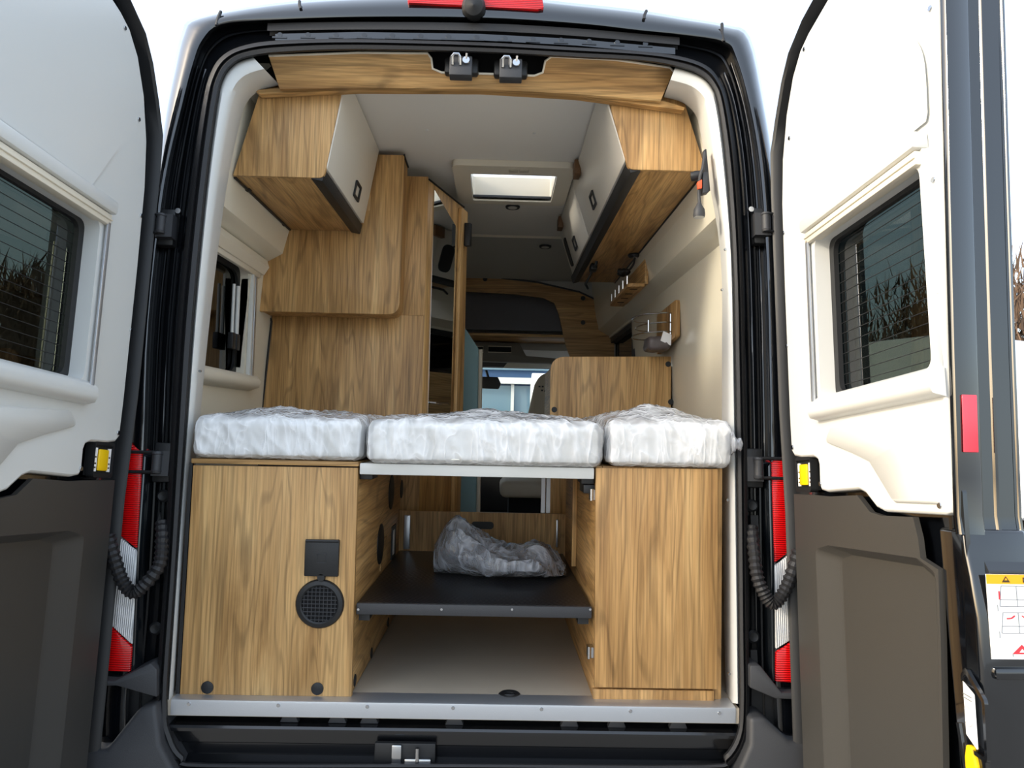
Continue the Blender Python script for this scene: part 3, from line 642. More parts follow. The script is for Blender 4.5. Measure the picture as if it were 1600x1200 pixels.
# ================================================================== header panel
HA = [(420, 88), (560, 83), (668, 84), (674, 92), (676, 108), (690, 114), (760, 116), (835, 119), (848, 114), (852, 96), (862, 89), (960, 94), (1046, 106), (1052, 112), (1032, 158), (900, 147), (750, 139), (560, 137), (437, 139)]
hd = thing('header_panel', 'oak header board with latch notch across the top of the opening', 'panel', PT(740, 140, .1))
def header_pt(x, y):
    t = max(0, min(1, (y-86)/60)); return PT(x, y, .025+.07*t)
hv = [header_pt(x, y) for x, y in HA]
bkp = [(372, 96), (420, 70), (560, 64), (750, 69), (900, 77), (1060, 92), (1105, 118), (1085, 150), (1030, 140), (900, 130), (750, 124), (560, 122), (437, 124), (392, 132)]
build('backing', prism([PT(x, y, .118) for x, y in bkp], (0, .01, 0)), blackp, hd, label='black filler plate behind the header board')  # filler added to black out the bright gaps around the board
build('board', prism(hv, (0, .014, 0)), WX, hd, 30)
edge_pts = [header_pt(x, y)+V((0, -.001, .001)) for x, y in HA[:14]]
nb = [PT(x, y, .085) for x, y in ((655, 70), (870, 77), (866, 122), (660, 117))]
build('notch_backing', prism(nb, (0, .008, 0)), blackf, hd)  # black filler added so no sky shows in the notch
build('edge_band', tube(edge_pts, .0035, 6), cream, hd, label='pale rounded top edge')
under = [(398, 141), (437, 137), (560, 135), (750, 137), (900, 145), (1032, 156), (1070, 168), (1068, 172), (900, 150), (750, 141), (560, 140), (405, 147)]
build('return_edge', prism([PT(x, y, .112) for x, y in under], (0, .03, 0)), WX, hd, 30)

# ================================================================== lower cabinets under the bed
LX = (PY(281, 1083, .03).x, PY(554, 900, .03).x); ZT = .624
lc = thing('bed_box_cabinet', 'oak bed box with black socket flap and round air vent', 'cabinet', (sum(LX)/2, .03, 0))
lf = [PY(x, y, .03) for x, y in ((302, 727), (559, 731), (549, 1085), (281, 1083))]
lf[2].z = lf[3].z = .004
FX0, FX1 = lf[0].x, lf[1].x
fp = build('front_panel', prism(lf, (0, .018, 0)), WZ, lc, bevel=.001, label='oak front panel')
build('side_panel', box(FX1-.018, FX1, .049, .94, 0.004, lf[1].z), WY, lc, bevel=.001)
zt0 = lf[0].z+.001
zlid = (PY(299, 717, .026).z+PY(562, 721, .026).z)/2
build('lid_board', box(PY(299, 717, .026).x, FX1+.002, .026, .92, lf[0].z+.006, zlid), WX, lc, bevel=.0015, label='oak lid board')
build('shadow_line_strip', box(PY(402, 727, .03).x, FX1-.004, .034, .06, lf[1].z, lf[1].z+.006), blackf, lc)  # black strip stands in for the shadow line under the lid
build('edge_seal', prism([PY(x, y, .032) for x, y in ((296, 722), (301, 722), (280, 1084), (274, 1084))], (0, .01, 0)), blackp, lc)
for x, y in ((324, 1074), (496, 1076)):
    build('screw_cap', disc(PY(x, y, .03), (0, -1, 0), .0165, .003, 20), blackp, lc, label='round black screw cap')
c = PY(504, 871, .03)
sk = build('socket_flap', box(c.x-.046, c.x+.046, .018, .03, c.z-.049, c.z+.049), blackp, lc, bevel=.003, label='square black socket flap')
build('flap_hinge', tube([V((c.x-.044, .018, c.z+.046)), V((c.x+.044, .018, c.z+.046))], .004, 8), blackp, sk)
build('flap_tab', disc(V((c.x, .028, c.z-.052)), (0, -1, 0), .011, .01, 14), blackp, sk)
build('flap_relief', tube([V((c.x+a, .0175, c.z+b)) for a, b in ((-.012, .012), (.012, .012), (.012, -.012), (-.012, -.012))], .0012, 6, True), greyp, sk)
c = PY(500, 943, .03)
vt = build('air_vent', lathe(c, (0, -1, 0), [(.048, -.002), (.048, .008), (.052, .011), (.062, .008), (.0655, .003), (.0655, 0)], 36), blackp, lc, label='round black air vent')
me = vt.data
build('vent_cavity', disc(c+V((0, -.0005, 0)), (0, -1, 0), .05, .002, 28), blackf, vt)
for k in range(-4, 5):
    d = k*.0105; h = math.sqrt(max(.048**2-d*d, 0))
    build('vent_bar', tube([c+V((d, -.006, -h)), c+V((d, -.006, h))], .0012, 6), greyp, vt)
    build('vent_bar', tube([c+V((-h, -.0065, d)), c+V((h, -.0065, d))], .0012, 6), greyp, vt)
for x, y, hh in ((611, 769, .062), (627, 764, .036), (594, 850, .066)):
    p = PX(x, y, FX1); build('cable_grommet', disc(p, (1, 0, 0), hh, .004, 28), blackp, lc, label='round black grommet in the cabinet side')
p = PX(614, 846, FX1); build('service_slot', box(FX1, FX1+.004, p.y-.05, p.y+.05, p.z-.06, p.z+.06), blackp, lc); build('service_label', box(FX1+.004, FX1+.005, p.y-.03, p.y+.01, p.z-.045, p.z+.045), stickw, lc)
p = PX(600, 880, FX1); build('label_plate', box(FX1, FX1+.003, p.y-.09, p.y+.03, p.z-.01, p.z+.09), WY, lc)
for x, y in ((554, 1063), (580, 1020), (606, 972)):
    p = PX(x, y, FX1); build('screw_cap', disc(p, (1, 0, 0), .0165, .003, 18), blackp, lc)

rc_ = thing('storage_cabinet', 'oak storage cabinet with hinged door beside the sunlit pillar', 'cabinet', (.55, .05, 0))
rf = [PY(x, y, .035) for x, y in ((931, 731), (1122, 733), (1121, 1077), (929, 1074))]
RX0, RX1 = rf[0].x, rf[1].x
build('door', prism(rf, (0, .018, 0)), WZ, rc_, bevel=.0012, label='oak cabinet door with a dark knot')
build('side_panel', box(RX0+.004, RX0+.02, .056, .94, .0, rf[0].z+.004), WY, rc_, bevel=.001)
build('body', box(RX0+.022, RX1+.018, .056, .94, .002, rf[0].z+.004), WZ, rc_, bevel=.001)
build('plinth', box(RX0+.002, RX1-.006, .042, .0555, .0, .03), WZ, rc_, bevel=.001)
for y in (771, 1021):
    p = PX(926, y, RX0); build('hinge', comb(box(RX0-.012, RX0+.004, .05, .085, p.z-.014, p.z+.014), tube([V((RX0-.008, .052, p.z-.016)), V((RX0-.008, .052, p.z+.016))], .006, 8)), steel, rc_, bevel=.0, label='steel cabinet hinge')
p = PX(914, 755, RX0); build('bracket', box(RX0-.03, RX0+.003, .06, .16, p.z-.012, p.z+.012), blackp, rc_, bevel=.002)
build('batten', box(RX0-.012, RX0+.003, .52, .545, .27, .60), WZ, rc_, bevel=.001)
# partition between garage and living area
pt = thing('partition_board', 'low oak partition board with black grip slot at the back of the garage', 'partition', (.05, .95, 0))
z1 = PY(760, 801, .95).z; q = PY(754, 821, .95)
build('board', plate([(FX1-.03, .95, .0), (RX0+.03, .95, .0), (RX0+.03, .95, z1), (FX1-.03, .95, z1)], [[(q.x+a, .95, q.z+b) for a, b in rpoly([(-.044, -.015), (.044, -.015), (.044, .015), (-.044, .015)], .014)]], (0, .016, 0)), WZ, pt)
build('grip_slot', prism([(q.x+a, .956, q.z+b) for a, b in rpoly([(-.046, -.017), (.046, -.017), (.046, .017), (-.046, .017)], .014)], (0, .014, 0)), blackp, pt, label='black grip slot')
for x, a, b in ((635, 805, 858), (870, 812, 855)):
    p0, p1 = PY(x, b, .93), PY(x, a, .93); w = .012 if x < 700 else .004
    build('guide_rail', box(p0.x-w, p0.x+w, .925, .945, p0.z, p1.z), alu, pt, bevel=.002, label='grey guide rail')
for x in (848, 856):
    p0, p1 = PY(x, 800, .99), PY(x, 745, .99); build('door_post', box(p0.x-.008, p0.x+.008, .98, 1.0, z1, .60), alu, pt)
# black shelf
shf = thing('garage_shelf', 'black checker plate shelf hanging between the two bed cabinets', 'shelf', (.05, .06, .22))
s0_, s1_ = PY(557, 944, .06), PY(929, 946, .06); zs = (s0_.z+s1_.z)/2; th_ = .028
build('top_plate', box(FX1+.006, RX0-.006, .06, .92, zs-.006, zs), chk, shf, bevel=.001, label='black checker plate top')
build('front_rail', box(FX1+.006, RX0-.004, .045, .06, zs-th_, zs+.002), greyp, shf, bevel=.002)
for s, x in ((1, FX1+.024), (-1, RX0-.024)): build('support_bracket', prism([(x-.015, .07, zs-.03), (x-.015, .3, zs-.03), (x-.015, .3, zs-.04), (x-.015, .07, zs-.05)], (.03, 0, 0)), blackp, shf)
for x in (560, 690, 800, 922):
    p = PY(x, 952, .045); build('rivet', disc(p, (0, -1, 0), .004, .003, 8), steel, shf)
# floor drain ring
p = PZ(796, 1086, .0); build('floor_ring', lathe(p, (0, 0, 1), [(.016, .001), (.016, .004), (.026, .006), (.03, .003), (.03, 0)], 24), blackp, label='oval-looking black tie-down ring on the floor near the sill', cat='ring')

# ================================================================== bed: board and three wrapped mattresses
bb = thing('bed_board', 'white bed board bridging the gap between the bed cabinets', 'bed board', (.05, .04, .60))
e0, e1_ = PY(568, 735, .04), PY(921, 739, .04); zb = ZT+.004
build('board', box(FX1+.003, RX0-.003, .04, .92, zb-.024, zb), cream, bb, bevel=.004)
build('front_lip', box(FX1+.005, RX0-.005, .03, .042, zb-.03, zb+.001), whitep, bb, bevel=.003)
for x in (FX1+.02, RX0-.02): build('carrier', box(x-.018, x+.018, .05, .14, zb-.045, zb-.0245), blackp, bb, bevel=.003)
ZB = zb+.002
def pillowbox(x0, x1, y0, y1, z0, z1, r, nx, ny, nz, fn=None):
    """rounded box with a dense grid, each vertex passed through fn(point, normal)"""
    bm = bmesh.new(); idx = {}
    def key(i, j, k): return (i, j, k)
    vv, ff = [], []
    cx, cy, cz = (x0+x1)/2, (y0+y1)/2, (z0+z1)/2; hx, hy, hz = (x1-x0)/2, (y1-y0)/2, (z1-z0)/2
    def vert(i, j, k):
        if (i, j, k) in idx: return idx[(i, j, k)]
        p = V((x0+(x1-x0)*i/nx-cx, y0+(y1-y0)*j/ny-cy, z0+(z1-z0)*k/nz-cz))
        c = V((max(-hx+r, min(hx-r, p.x)), max(-hy+r, min(hy-r, p.y)), max(-hz+r, min(hz-r, p.z))))
        d = p-c; n = d.normalized() if d.length > 1e-9 else V((0, 0, 1))
        if d.length > r: p = c+n*r
        p = p+V((cx, cy, cz))
        if fn: p = fn(p, n)
        vv.append(p); idx[(i, j, k)] = len(vv)-1; return len(vv)-1
    for i in range(nx):
        for j in range(ny):
            for k in (0, nz): ff.append((vert(i, j, k), vert(i+1, j, k), vert(i+1, j+1, k), vert(i, j+1, k)))
    for i in range(nx):
        for k in range(nz):
            for j in (0, ny): ff.append((vert(i, j, k), vert(i+1, j, k), vert(i+1, j, k+1), vert(i, j, k+1)))
    for j in range(ny):
        for k in range(nz):
            for i in (0, nx): ff.append((vert(i, j, k), vert(i, j+1, k), vert(i, j+1, k+1), vert(i, j, k+1)))
    bm.free(); return vv, ff
def mattress(pxa, pxb, za, zb_, ztop, y0, label, puff, seed):
    x0, x1 = PY(pxa, 690, y0).x, PY(pxb, 690, y0).x; z0 = za; y1 = .90
    t = thing('mattress', label, 'mattress', ((x0+x1)/2, y0, z0), 'plastic-wrapped mattress sections')
    build('core', pillowbox(x0+.012, x1-.012, y0+.006, y1, z0+.002, ztop, .022, 24, 20, 8), mfab, t, 80, label='white ribbed mattress')
    for z in (z0+.016, ztop-.014):
        build('piping', tube([V((x0+.022, y0+.010, z)), V((x0+.05, y0+.005, z)), V((x1-.05, y0+.005, z)), V((x1-.022, y0+.010, z))], .0035, 6), mfab, t, 80)
    def fn(p, n):
        q = p*1.0
        a = noise.noise(V((p.x*5+seed, p.y*5, p.z*4)))
        rg = 1-abs(noise.noise(V((p.x*14+p.z*10+seed*3, p.y*12, p.z*6-p.x*5))))*2
        rg2 = 1-abs(noise.noise(V((p.x*34+p.z*30+seed, p.y*30, p.z*16-p.x*12))))*2
        d = .004*a+.0045*max(rg, 0)**2+.002*max(rg2, 0)**2
        if p.z > ztop-.004 and n.z >= 0:
            fx = (p.x-x0)/(x1-x0); fy = (p.y-y0)/(y1-y0)
            q.z += puff*max(0, math.sin(math.pi*min(1, max(0, fx))))**.6*min(1, max(0, fy)*5)*(.75+.5*a)+.004*abs(rg)
        if p.z < z0+.012: return q+V((0, -d*.4, 0))
        return q+V((n.x*d, n.y*d-(.002 if n.y < -.5 else 0), n.z*d))
    build('plastic_wrap', pillowbox(x0+.002, x1-.002, y0, y1+.004, z0+.0005, ztop+.005, .026, 90, 34, 22, fn), wrapm, t, 180, label='crinkled clear plastic wrap')
    return x0, x1
zl = zlid+.001
mattress(297, 566, zl, 0, .742, .012, 'plastic-wrapped white mattress section over the oak bed box', .030, 1.3)
mattress(571, 945, ZB, 0, .742, .0, 'plastic-wrapped white mattress section on the white board in the middle', .034, 4.1)
mx0, mx1 = mattress(950, 1147, ZB+.004, 0, .752, .015, 'plastic-wrapped white mattress section over the storage cabinet', .045, 8.7)
def tuft():
    vv = []; p = PY(1150, 694, .004)
    loops = []
    for k in range(6):
        s = k/5; rr = .02*(1-s)+.006+.006*math.sin(k*2.1)
        loops.append([p+V((-.014+.034*s, .012*math.sin(a)*(1-s), .0))+V((0, math.sin(a)*rr*.5, math.cos(a)*rr*(1.1+.3*math.sin(3*a+k)))) for a in (2*math.pi*i/12 for i in range(12))])
    return loft(loops, True, True)
build('wrap_tuft', tuft(), bagm, [o for o in bpy.data.objects if o.name.startswith('mattress')][-1], 180, label='gathered end of the plastic wrap')

# crumpled plastic bag on the shelf
def bag():
    A = [(678, 838), (705, 848), (740, 868), (775, 880), (815, 878), (850, 874), (884, 880)]
    hh = [.045, .088, .068, .048, .046, .044, .012]; dd = [.05, .12, .15, .17, .18, .15, .05]
    n = 56; m = 40; loops = []
    cen = catmull([V((PY(x, y, .50).x, .50, 0)) for x, y in A], 10); H_ = catmull([V((h, 0, 0)) for h in hh], 10); D_ = catmull([V((d, 0, 0)) for d in dd], 10)
    for i, c in enumerate(cen):
        h, d = max(.01, H_[i].x), max(.03, D_[i].x); lp = []
        for k in range(m):
            a = 2*math.pi*k/m; y = math.cos(a)*d; z = math.sin(a)*h+h
            p = V((c.x, c.y+y+.0, zs+.001+z))
            r1 = 1-abs(noise.noise(p*9+V((3, 1, 7))))*2; r2 = 1-abs(noise.noise(p*22+V((1, 9, 2))))*2
            s = min(1, z/.03)
            p += V((.012*(r1-.6)+.004*r2, (.022*(r1-.5)+.008*(r2-.5))*math.cos(a), (.026*(r1-.55)+.009*(r2-.5))*s))
            p.z = max(p.z, zs+.001); lp.append(p)
        loops.append(lp)
    return loft(loops, True, True)
bg_ = build('plastic_bag', bag(), bagm, None, 25, label='crumpled clear plastic bag lying on the black shelf', cat='plastic bag')

# ================================================================== overhead cabinets
def overhead(s, y0, y1, prof, splits, label, handles):
    """prof: (x, z) wall-bottom, front-bottom, front-top, wall-top"""
    (xa, za), (xb, zb2), (xc, zc), (xd, zd) = prof
    t = thing('overhead_cabinet', label, 'cabinet', ((xa+xb)/2, y0, za))
    build('body', prism([(xa, y0+.016, za+.004), (xb-s*-.0, y0+.016, zb2+.004), (xc, y0+.016, zc), (xd, y0+.016, zd)], (0, y1-y0-.016, 0)), doorw, t)
    build('bottom_board', prism([(xa, y0+.014, za-.012), (xb, y0+.014, zb2-.012), (xb, y0+.014, zb2+.003), (xa, y0+.014, za+.003)], (0, y1-y0-.014, 0)), WY, t, bevel=.001, label='oak underside')
    pr2 = rpoly([(xa, za-.014), (xb-s*.012, zb2-.014), (xc-s*.012, zc), (xd, zd)], [0, .022, 0, 0], 6)
    build('end_panel', prism([(a, y0, b) for a, b in pr2], (0, .015, 0)), WZ, t, bevel=.0012, label='oak end panel')
    fr = Fr((xb, 0, zb2), (0, 1, 0), V((xc-xb, 0, zc-zb2)).normalized(), V((-(zc-zb2)*s*-1, 0, (xc-xb)*s*-1)).normalized())
    if fr.c.x*s > 0: fr.c = -fr.c
    Hh = V((xc-xb, 0, zc-zb2)).length
    build('light_profile', fr.box(y0+.004, y1, -.022, .018, -.026, .012), blackp, t, bevel=.003, label='black aluminium light profile')
    for a, b in zip(splits, splits[1:]):
        d = build('door', prism([fr.p(u, v, .001) for u, v in rpoly([(a+.002, .02), (b-.002, .02), (b-.002, Hh-.004), (a+.002, Hh-.004)], [.012, .012, .004, .004])], fr.c*.017), doorw, t, bevel=.0015, label='off-white cabinet door')
    for hy, hv_ in handles:
        hp = lambda r: [fr.p(hy+a, hv_+b, .019) for a, b in rpoly([(-r[0], -r[1]), (r[0], -r[1]), (r[0], r[1]), (-r[0], r[1])], .006)]
        build('handle', plate(hp((.045, .03)), [hp((.034, .02))], fr.c*.006), blackp, t, 30, label='black rectangular pull')
    return t, fr
YO = .30; YU = .95
a = PY(357, 272, YO); b = PY(500, 271, YO); c = PY(528, 142, YO)
xa = a.x; sl = (c.x-b.x)/(c.z-b.z)
lo_t, lfr = overhead(-1, YO, YU-.004, [(-.752, b.z), (b.x, b.z), (b.x+sl*(1.855-b.z), 1.855), (-.66, 1.855)], [YO+.004, YU-.01], 'oak overhead cabinet with single white door above the side window', [(.72, .085)])
a = PY(1093, 262, YO); b = PY(988, 258, YO); c = PY(957, 158, YO); sl = (c.x-b.x)/(c.z-b.z); zR = b.z
YF = 2.12
ro_t, rfr = overhead(1, YO, YF, [(.752, b.z), (b.x, b.z), (b.x+sl*(1.855-b.z), 1.855), (.66, 1.855)], [YO+.004, 1.25, 1.86], 'long oak overhead cabinet with white doors on the sunlit side', [(.92, .09), (1.62, .09)])
p0 = rfr.p(1.74, .02, .002)
build('speaker_grille', prism([rfr.p(1.98+a_, .12+b_, .001) for a_, b_ in rpoly([(-.05, -.07), (.05, -.07), (.05, .09), (-.05, .09)], .045)], rfr.c*.008), blackp, ro_t, label='black oval panel at the far end')
for y in (1.02, 1.84): 
    q = rfr.p(y, 0, 0); build('top_bracket', box(b.x+sl*(1.855-zR)-.03, b.x+sl*(1.855-zR)-.004, y-.04, y+.04, 1.79, 1.85), plain('dark_oak_%d' % int(y*100), (110, 78, 48), .5), ro_t, bevel=.002)
p = PX(400, 298, -.742)
for px, py in ((378, 296), (433, 350)):
    q = PZ(px, py, lfr.o.z-.013); build('hanger_clip', box(q.x-.004, q.x+.03, q.y-.012, q.y+.012, q.z-.006, q.z+.002), blackp, lo_t, bevel=.002)
build('wall_gasket', tube([V((-.752, YO+.02, lfr.o.z-.014)), V((-.752, YU-.01, lfr.o.z-.014))], .005, 6), blackp, lo_t)
build('wall_gasket', tube([V((.750, YO+.02, zR-.014)), V((.750, YF, zR-.014))], .005, 6), blackp, ro_t)
# reading lamp with plug, hanging by the end of the right cabinet
rl = thing('reading_lamp', 'dark grey gooseneck reading lamp hanging by the overhead cabinet end', 'lamp', PY(1098, 280, .19))
L = lambda x, y, d=.17: PY(x, y, d)
build('base_plate', prism([L(x, y) for x, y in ((1100, 234), (1104, 232), (1108, 275), (1110, 298), (1102, 298), (1100, 262))], (0, .02, 0)), blackp, rl, bevel=.002)
build('power_plug', prism([L(x, y, .15) for x, y in ((1098, 268), (1107, 268), (1108, 300), (1098, 302))], (0, .03, 0)), greyp, rl, bevel=.003)
build('plug_tab', prism([L(x, y, .148) for x, y in ((1090, 284), (1097, 280), (1097, 294), (1091, 295))], (0, .012, 0)), orange, rl, bevel=.001, label='orange tab')
build('swivel', lathe(L(1087, 275, .17), (1, -.3, .1), [(.0, -.016), (.014, -.014), (.016, 0), (.014, .016), (0, .018)], 14), blackp, rl)
build('gooseneck', tube(catmull([L(1101, 238, .16), L(1098, 262, .15), L(1094, 275, .15), L(1092, 300, .16), L(1093, 318, .16)], 6), .005, 8), greyp, rl)
q = L(1092.5, 320, .16)
build('shade', lathe(q, (0, 0, -1), [(.006, -.006), (.009, .002), (.016, .014), (.018, .03), (.0165, .038)], 16), greyp, rl)
build('lens', disc(q+V((0, 0, -.0375)), (0, 0, -1), .0155, .002, 14), lampdif, rl)

# ================================================================== tall unit and washroom
tu = thing('wardrobe_unit', 'tall oak wardrobe box with rounded lower corner behind the bed', 'cabinet', (-.5, YU, 0))
pts = [(443, 363), (440, 393), (409, 406), (400, 487), (410, 488)]
pw = [PY(x, y, YU) for x, y in pts]
zbot = PY(520, 489, YU).z; xr_ = PY(628, 350, YU).x; ztop_ = 1.835
front = [(pw[3].x, zbot), (xr_, zbot), (xr_, ztop_), (-.66, ztop_), (-.70, 1.62), (pw[0].x+.0, pw[0].z), (pw[1].x, pw[1].z), (pw[2].x, pw[2].z)]
fp2 = rpoly(front, [0, .05, 0, 0, 0, 0, 0, 0], 8)
build('front_panel', prism([(x, YU, z) for x, z in fp2], (0, .018, 0)), WZ, tu, bevel=.001, label='oak front panel with rounded corner')
fp3 = rpoly([(x-(.004 if x > -.4 else 0), z+(.004 if z < 1.3 else 0)) for x, z in front], [0, .05, 0, 0, 0, 0, 0, 0], 8)
build('box', prism([(x, YU+.0185, z) for x, z in fp3], (0, .13, 0)), WZ, tu, 30)
build('edge_gasket', tube([V((x, YU-.001, z)) for x, z in [front[3], front[4], front[5], front[6], front[7], front[0]]], .004, 6), blackp, tu)
build('top_gasket', tube([V((-.30, YU-.001, ztop_)), V((xr_, YU-.001, ztop_)), V((xr_, YU+.14, ztop_))], .004, 6), blackp, tu)
q = PY(574, 226, YU); build('corner_post', box(q.x-.014, q.x+.02, YU-.003, YU, 1.6, q.z+.02), WZ, tu, bevel=.001)
YW = 1.10
wr = thing('washroom_wall', 'tall oak washroom wall panel standing behind the wardrobe box', 'panel', (-.5, YW, 0))
xw1 = PY(664, 450, YW).x
lp_ = [PY(425, 498, YW), PY(411, 640, YW)]
build('panel', prism([(lp_[0].x, YW, zbot+.02), (xw1, YW, zbot+.02), (xw1, YW, .0), (lp_[1].x-.03, YW, .0), (lp_[1].x, YW, lp_[1].z)], (0, .018, 0)), WZ, wr, bevel=.001)
build('upper_panel', box(-.40, xw1, YW, YW+.018, zbot+.0205, 1.80), WZ, wr, bevel=.001)
build('edge_gasket', tube([V((lp_[0].x-.006, YW-.004, zbot-.006)), V((lp_[0].x-.001, YW-.001, zbot-.02)), V((lp_[1].x-.004, YW-.001, lp_[1].z))], .005, 6), blackp, wr)
# angled door with mirror
ang = R(18.8); dv_ = V((math.sin(ang), math.cos(ang), 0)); nv = V((math.cos(ang), -math.sin(ang), 0)); Ld = .41
fr = Fr((xw1+.002, YW, 0), dv_, (0, 0, 1), nv)
md = thing('washroom_door', 'oak washroom door with tall mirror set at an angle', 'door', fr.p(Ld/2, 0, 0))
md_top = 1.785
build('door_leaf', fr.box(0, Ld, .0, md_top, -.03, .0), WZ, md, bevel=.001)
build('mirror', prism([fr.p(u, v, .0005) for u, v in ((.055, .70), (.30, .70), (.33, 1.66), (.055, 1.76))], nv*.004), mirm, md, flat=True, label='tall mirror')
build('door_frame', comb(fr.box(.34, Ld+.01, .0, md_top-.02, .001, .02)), WZ, md, bevel=.002, label='oak door frame')
build('top_gasket', tube([fr.p(-.0, md_top+.003, .002), fr.p(Ld, md_top+.003, .002)], .004, 6), blackp, md)
build('door_lock', fr.box(.37, .40, 1.59, 1.70, .021, .05), blackp, md, bevel=.003, label='black door catch')
q = fr.p(.15, .75, .01)
hook = build('towel_rail', tube([fr.p(.07, .835, .006), fr.p(.07, .835, .03), fr.p(.21, .835, .03), fr.p(.21, .835, .006)], .004, 8), steel, md, label='small chrome rail at the mirror')

# ================================================================== side window on the left
wdw = build('window_1', comb(plate([(-.862, y, z) for y, z in rect(.27, .90, .86, 1.37, .01)], [[(-.862, y, z) for y, z in rect(.29, .80, .90, 1.32, .04, 6)]], (-.03, 0, 0))), cream, kind='structure', label='cream framed side window with dark pane and struts')
def wpart(nm, g, mat, **k): return build(nm, g, mat, wdw, **k)
wpart('window_sill', loft([[V((-.875+a, y, .885+b)) for a, b in ((0, .03), (.03, .028), (.045, .01), (.04, -.016), (0, -.03))] for y in (.27, .90)], True, True), cream, smooth=60)
wpart('blind_cassette', loft([[V((-.87+a, y, 1.35+b)) for a, b in ((0, .03), (.04, .028), (.048, .0), (.03, -.03), (0, -.032))] for y in (.27, .92)], True, True), cream, smooth=40)
wpart('blind_rail', box(-.862, -.845, .28, .89, 1.30, 1.32), cream, bevel=.003)
wpart('window_pane', prism([(-.905, y, z) for y, z in rect(.17, .83, .88, 1.34, .06)], (-.004, 0, 0)), tint, flat=True)
wpart('window_gasket', plate([(-.892, y, z) for y, z in rect(.17, .83, .88, 1.34, .06)], [[(-.892, y, z) for y, z in rect(.21, .78, .92, 1.30, .06)]], (-.01, 0, 0)), blackp)
for y, r_ in ((.70, .006), (.745, .008)):
    wpart('strut_and_reflection_rod', tube([V((-.878, y, 1.06)), V((-.878, y, 1.24))], r_, 8), whitep)
    wpart('stay_base', box(-.888, -.868, y-.016, y+.016, 1.0, 1.06), blackp, bevel=.003)
wpart('guide_rail', box(-.862, -.850, .855, .875, .90, 1.31), alu, bevel=.002)
wpart('guide_rail', box(-.862, -.846, .815, .835, .90, 1.31), whitep, bevel=.003)
# sliding-door window far on the right
wd2 = build('window_2', plate([(.862, y, z) for y, z in rect(2.1, 3.15, .80, 1.40, .05)], [[(.862, y, z) for y, z in rect(2.2, 3.05, .88, 1.33, .06)]], (.04, 0, 0)), blackp, kind='structure', label='black framed sliding door window')
build('window_pane', prism([(.905, y, z) for y, z in rect(2.12, 3.12, .82, 1.38, .05)], (.004, 0, 0)), tint, wd2, flat=True)

# ================================================================== small fittings on the right wall
sr = thing('cup_rack', 'chrome wire cup holder on an oak plate fixed to the side wall', 'rack', (.86, 1.3, 1.0))
c0 = PX(1058, 500, .858); ya, yb = PX(1060, 480, .85).y, PX(1030, 500, .85).y
z0_, z1_ = PX(1056, 528, .85).z, PX(1057, 470, .85).z
build('back_plate', prism([(.858, y, z) for y, z in rpoly([(ya, z0_+.0), (yb, z0_-.04), (yb, z1_-.01), (ya, z1_)], .015)], (-.02, 0, 0)), WZ, sr, bevel=.003, label='oak back plate')
yc = (ya+yb)/2
for k, (dz, ex) in enumerate(((.03, .115), (-.01, .10), (-.05, .115))):
    zc_ = (z0_+z1_)/2+dz
    build('wire_hoop', tube(catmull([V((.838, yc-.12, zc_)), V((.80, yc-.125, zc_)), V((.838-ex, yc-.10, zc_-.004)), V((.838-ex-.03, yc, zc_-.008)), V((.838-ex, yc+.09, zc_-.01)), V((.838, yc+.1, zc_-.01))], 6), .0032, 8), steel, sr)
build('wire_upright', tube([V((.832, yc-.12, (z0_+z1_)/2+.03)), V((.832, yc-.12, (z0_+z1_)/2-.06))], .003, 6), steel, sr)
build('wire_upright', tube([V((.74, yc-.108, (z0_+z1_)/2+.0)), V((.74, yc-.108, (z0_+z1_)/2-.055))], .003, 6), steel, sr)
build('paper_tag', prism([V((.80, yc-.13, z0_+.03)), V((.835, yc-.13, z0_+.015)), V((.835, yc-.12, z0_-.03)), V((.79, yc-.12, z0_-.01))], (0, .002, 0)), stickw, sr)
build('protective_sleeve', pillowbox(.74, .835, yc-.12, yc+.02, z0_-.05, z0_+.012, .02, 10, 8, 6, lambda p, n: p+n*.006*noise.noise(p*40)), plain('grey_wrap', (92, 84, 84), .4), sr, 180, label='grey wrapping around the lower hoop')
# hook rail shelf
hr = thing('key_shelf', 'small oak shelf with chrome pegs below the overhead cabinet', 'shelf', (.80, 1.4, 1.45))
y0k, y1k = 1.30, 1.86; zk = 1.40
build('upright_board', prism([(.772, y, z) for y, z in ((y0k, zR-.014), (y0k, zk+.0), (y1k, zk), (y1k, zR-.014))], (-.016, 0, 0)), WY, hr, bevel=.002)
build('shelf_board', prism([(x, y, zk-.012) for x, y in rpoly([(.756, y0k), (.68, y0k+.01), (.68, y1k), (.756, y1k)], [0, .02, .02, 0])], (0, 0, .016)), WY, hr, bevel=.002)
for k in range(5):
    y = y0k+.05+k*.115; build('peg', tube([V((.685, y, zk)), V((.685, y, zk+.045))], .004, 8), steel, hr)
for k in range(4): build('key_slot', box(.70, .735, y0k+.06+k*.12, y0k+.08+k*.12, zk-.0125, zk-.0115), blackf, hr)
q = PZ(992, 397, zR-.012)
pk = thing('puck_light', 'round black puck light with a curled cable under the overhead cabinet', 'lamp', q)
build('housing', lathe(q, (0, 0, -1), [(.03, 0), (.034, .006), (.03, .014), (.016, .016)], 20), blackp, pk)
build('ring', lathe(q+V((0, 0, -.0145)), (0, 0, -1), [(.014, 0), (.014, .003), (.008, .004)], 16), steel, pk)
build('cable', tube(catmull([q+V((0, 0, -.012)), q+V((0, .03, -.04)), q+V((-.02, .05, -.07)), q+V((-.045, .05, -.08))], 6), .005, 8), blackp, pk)
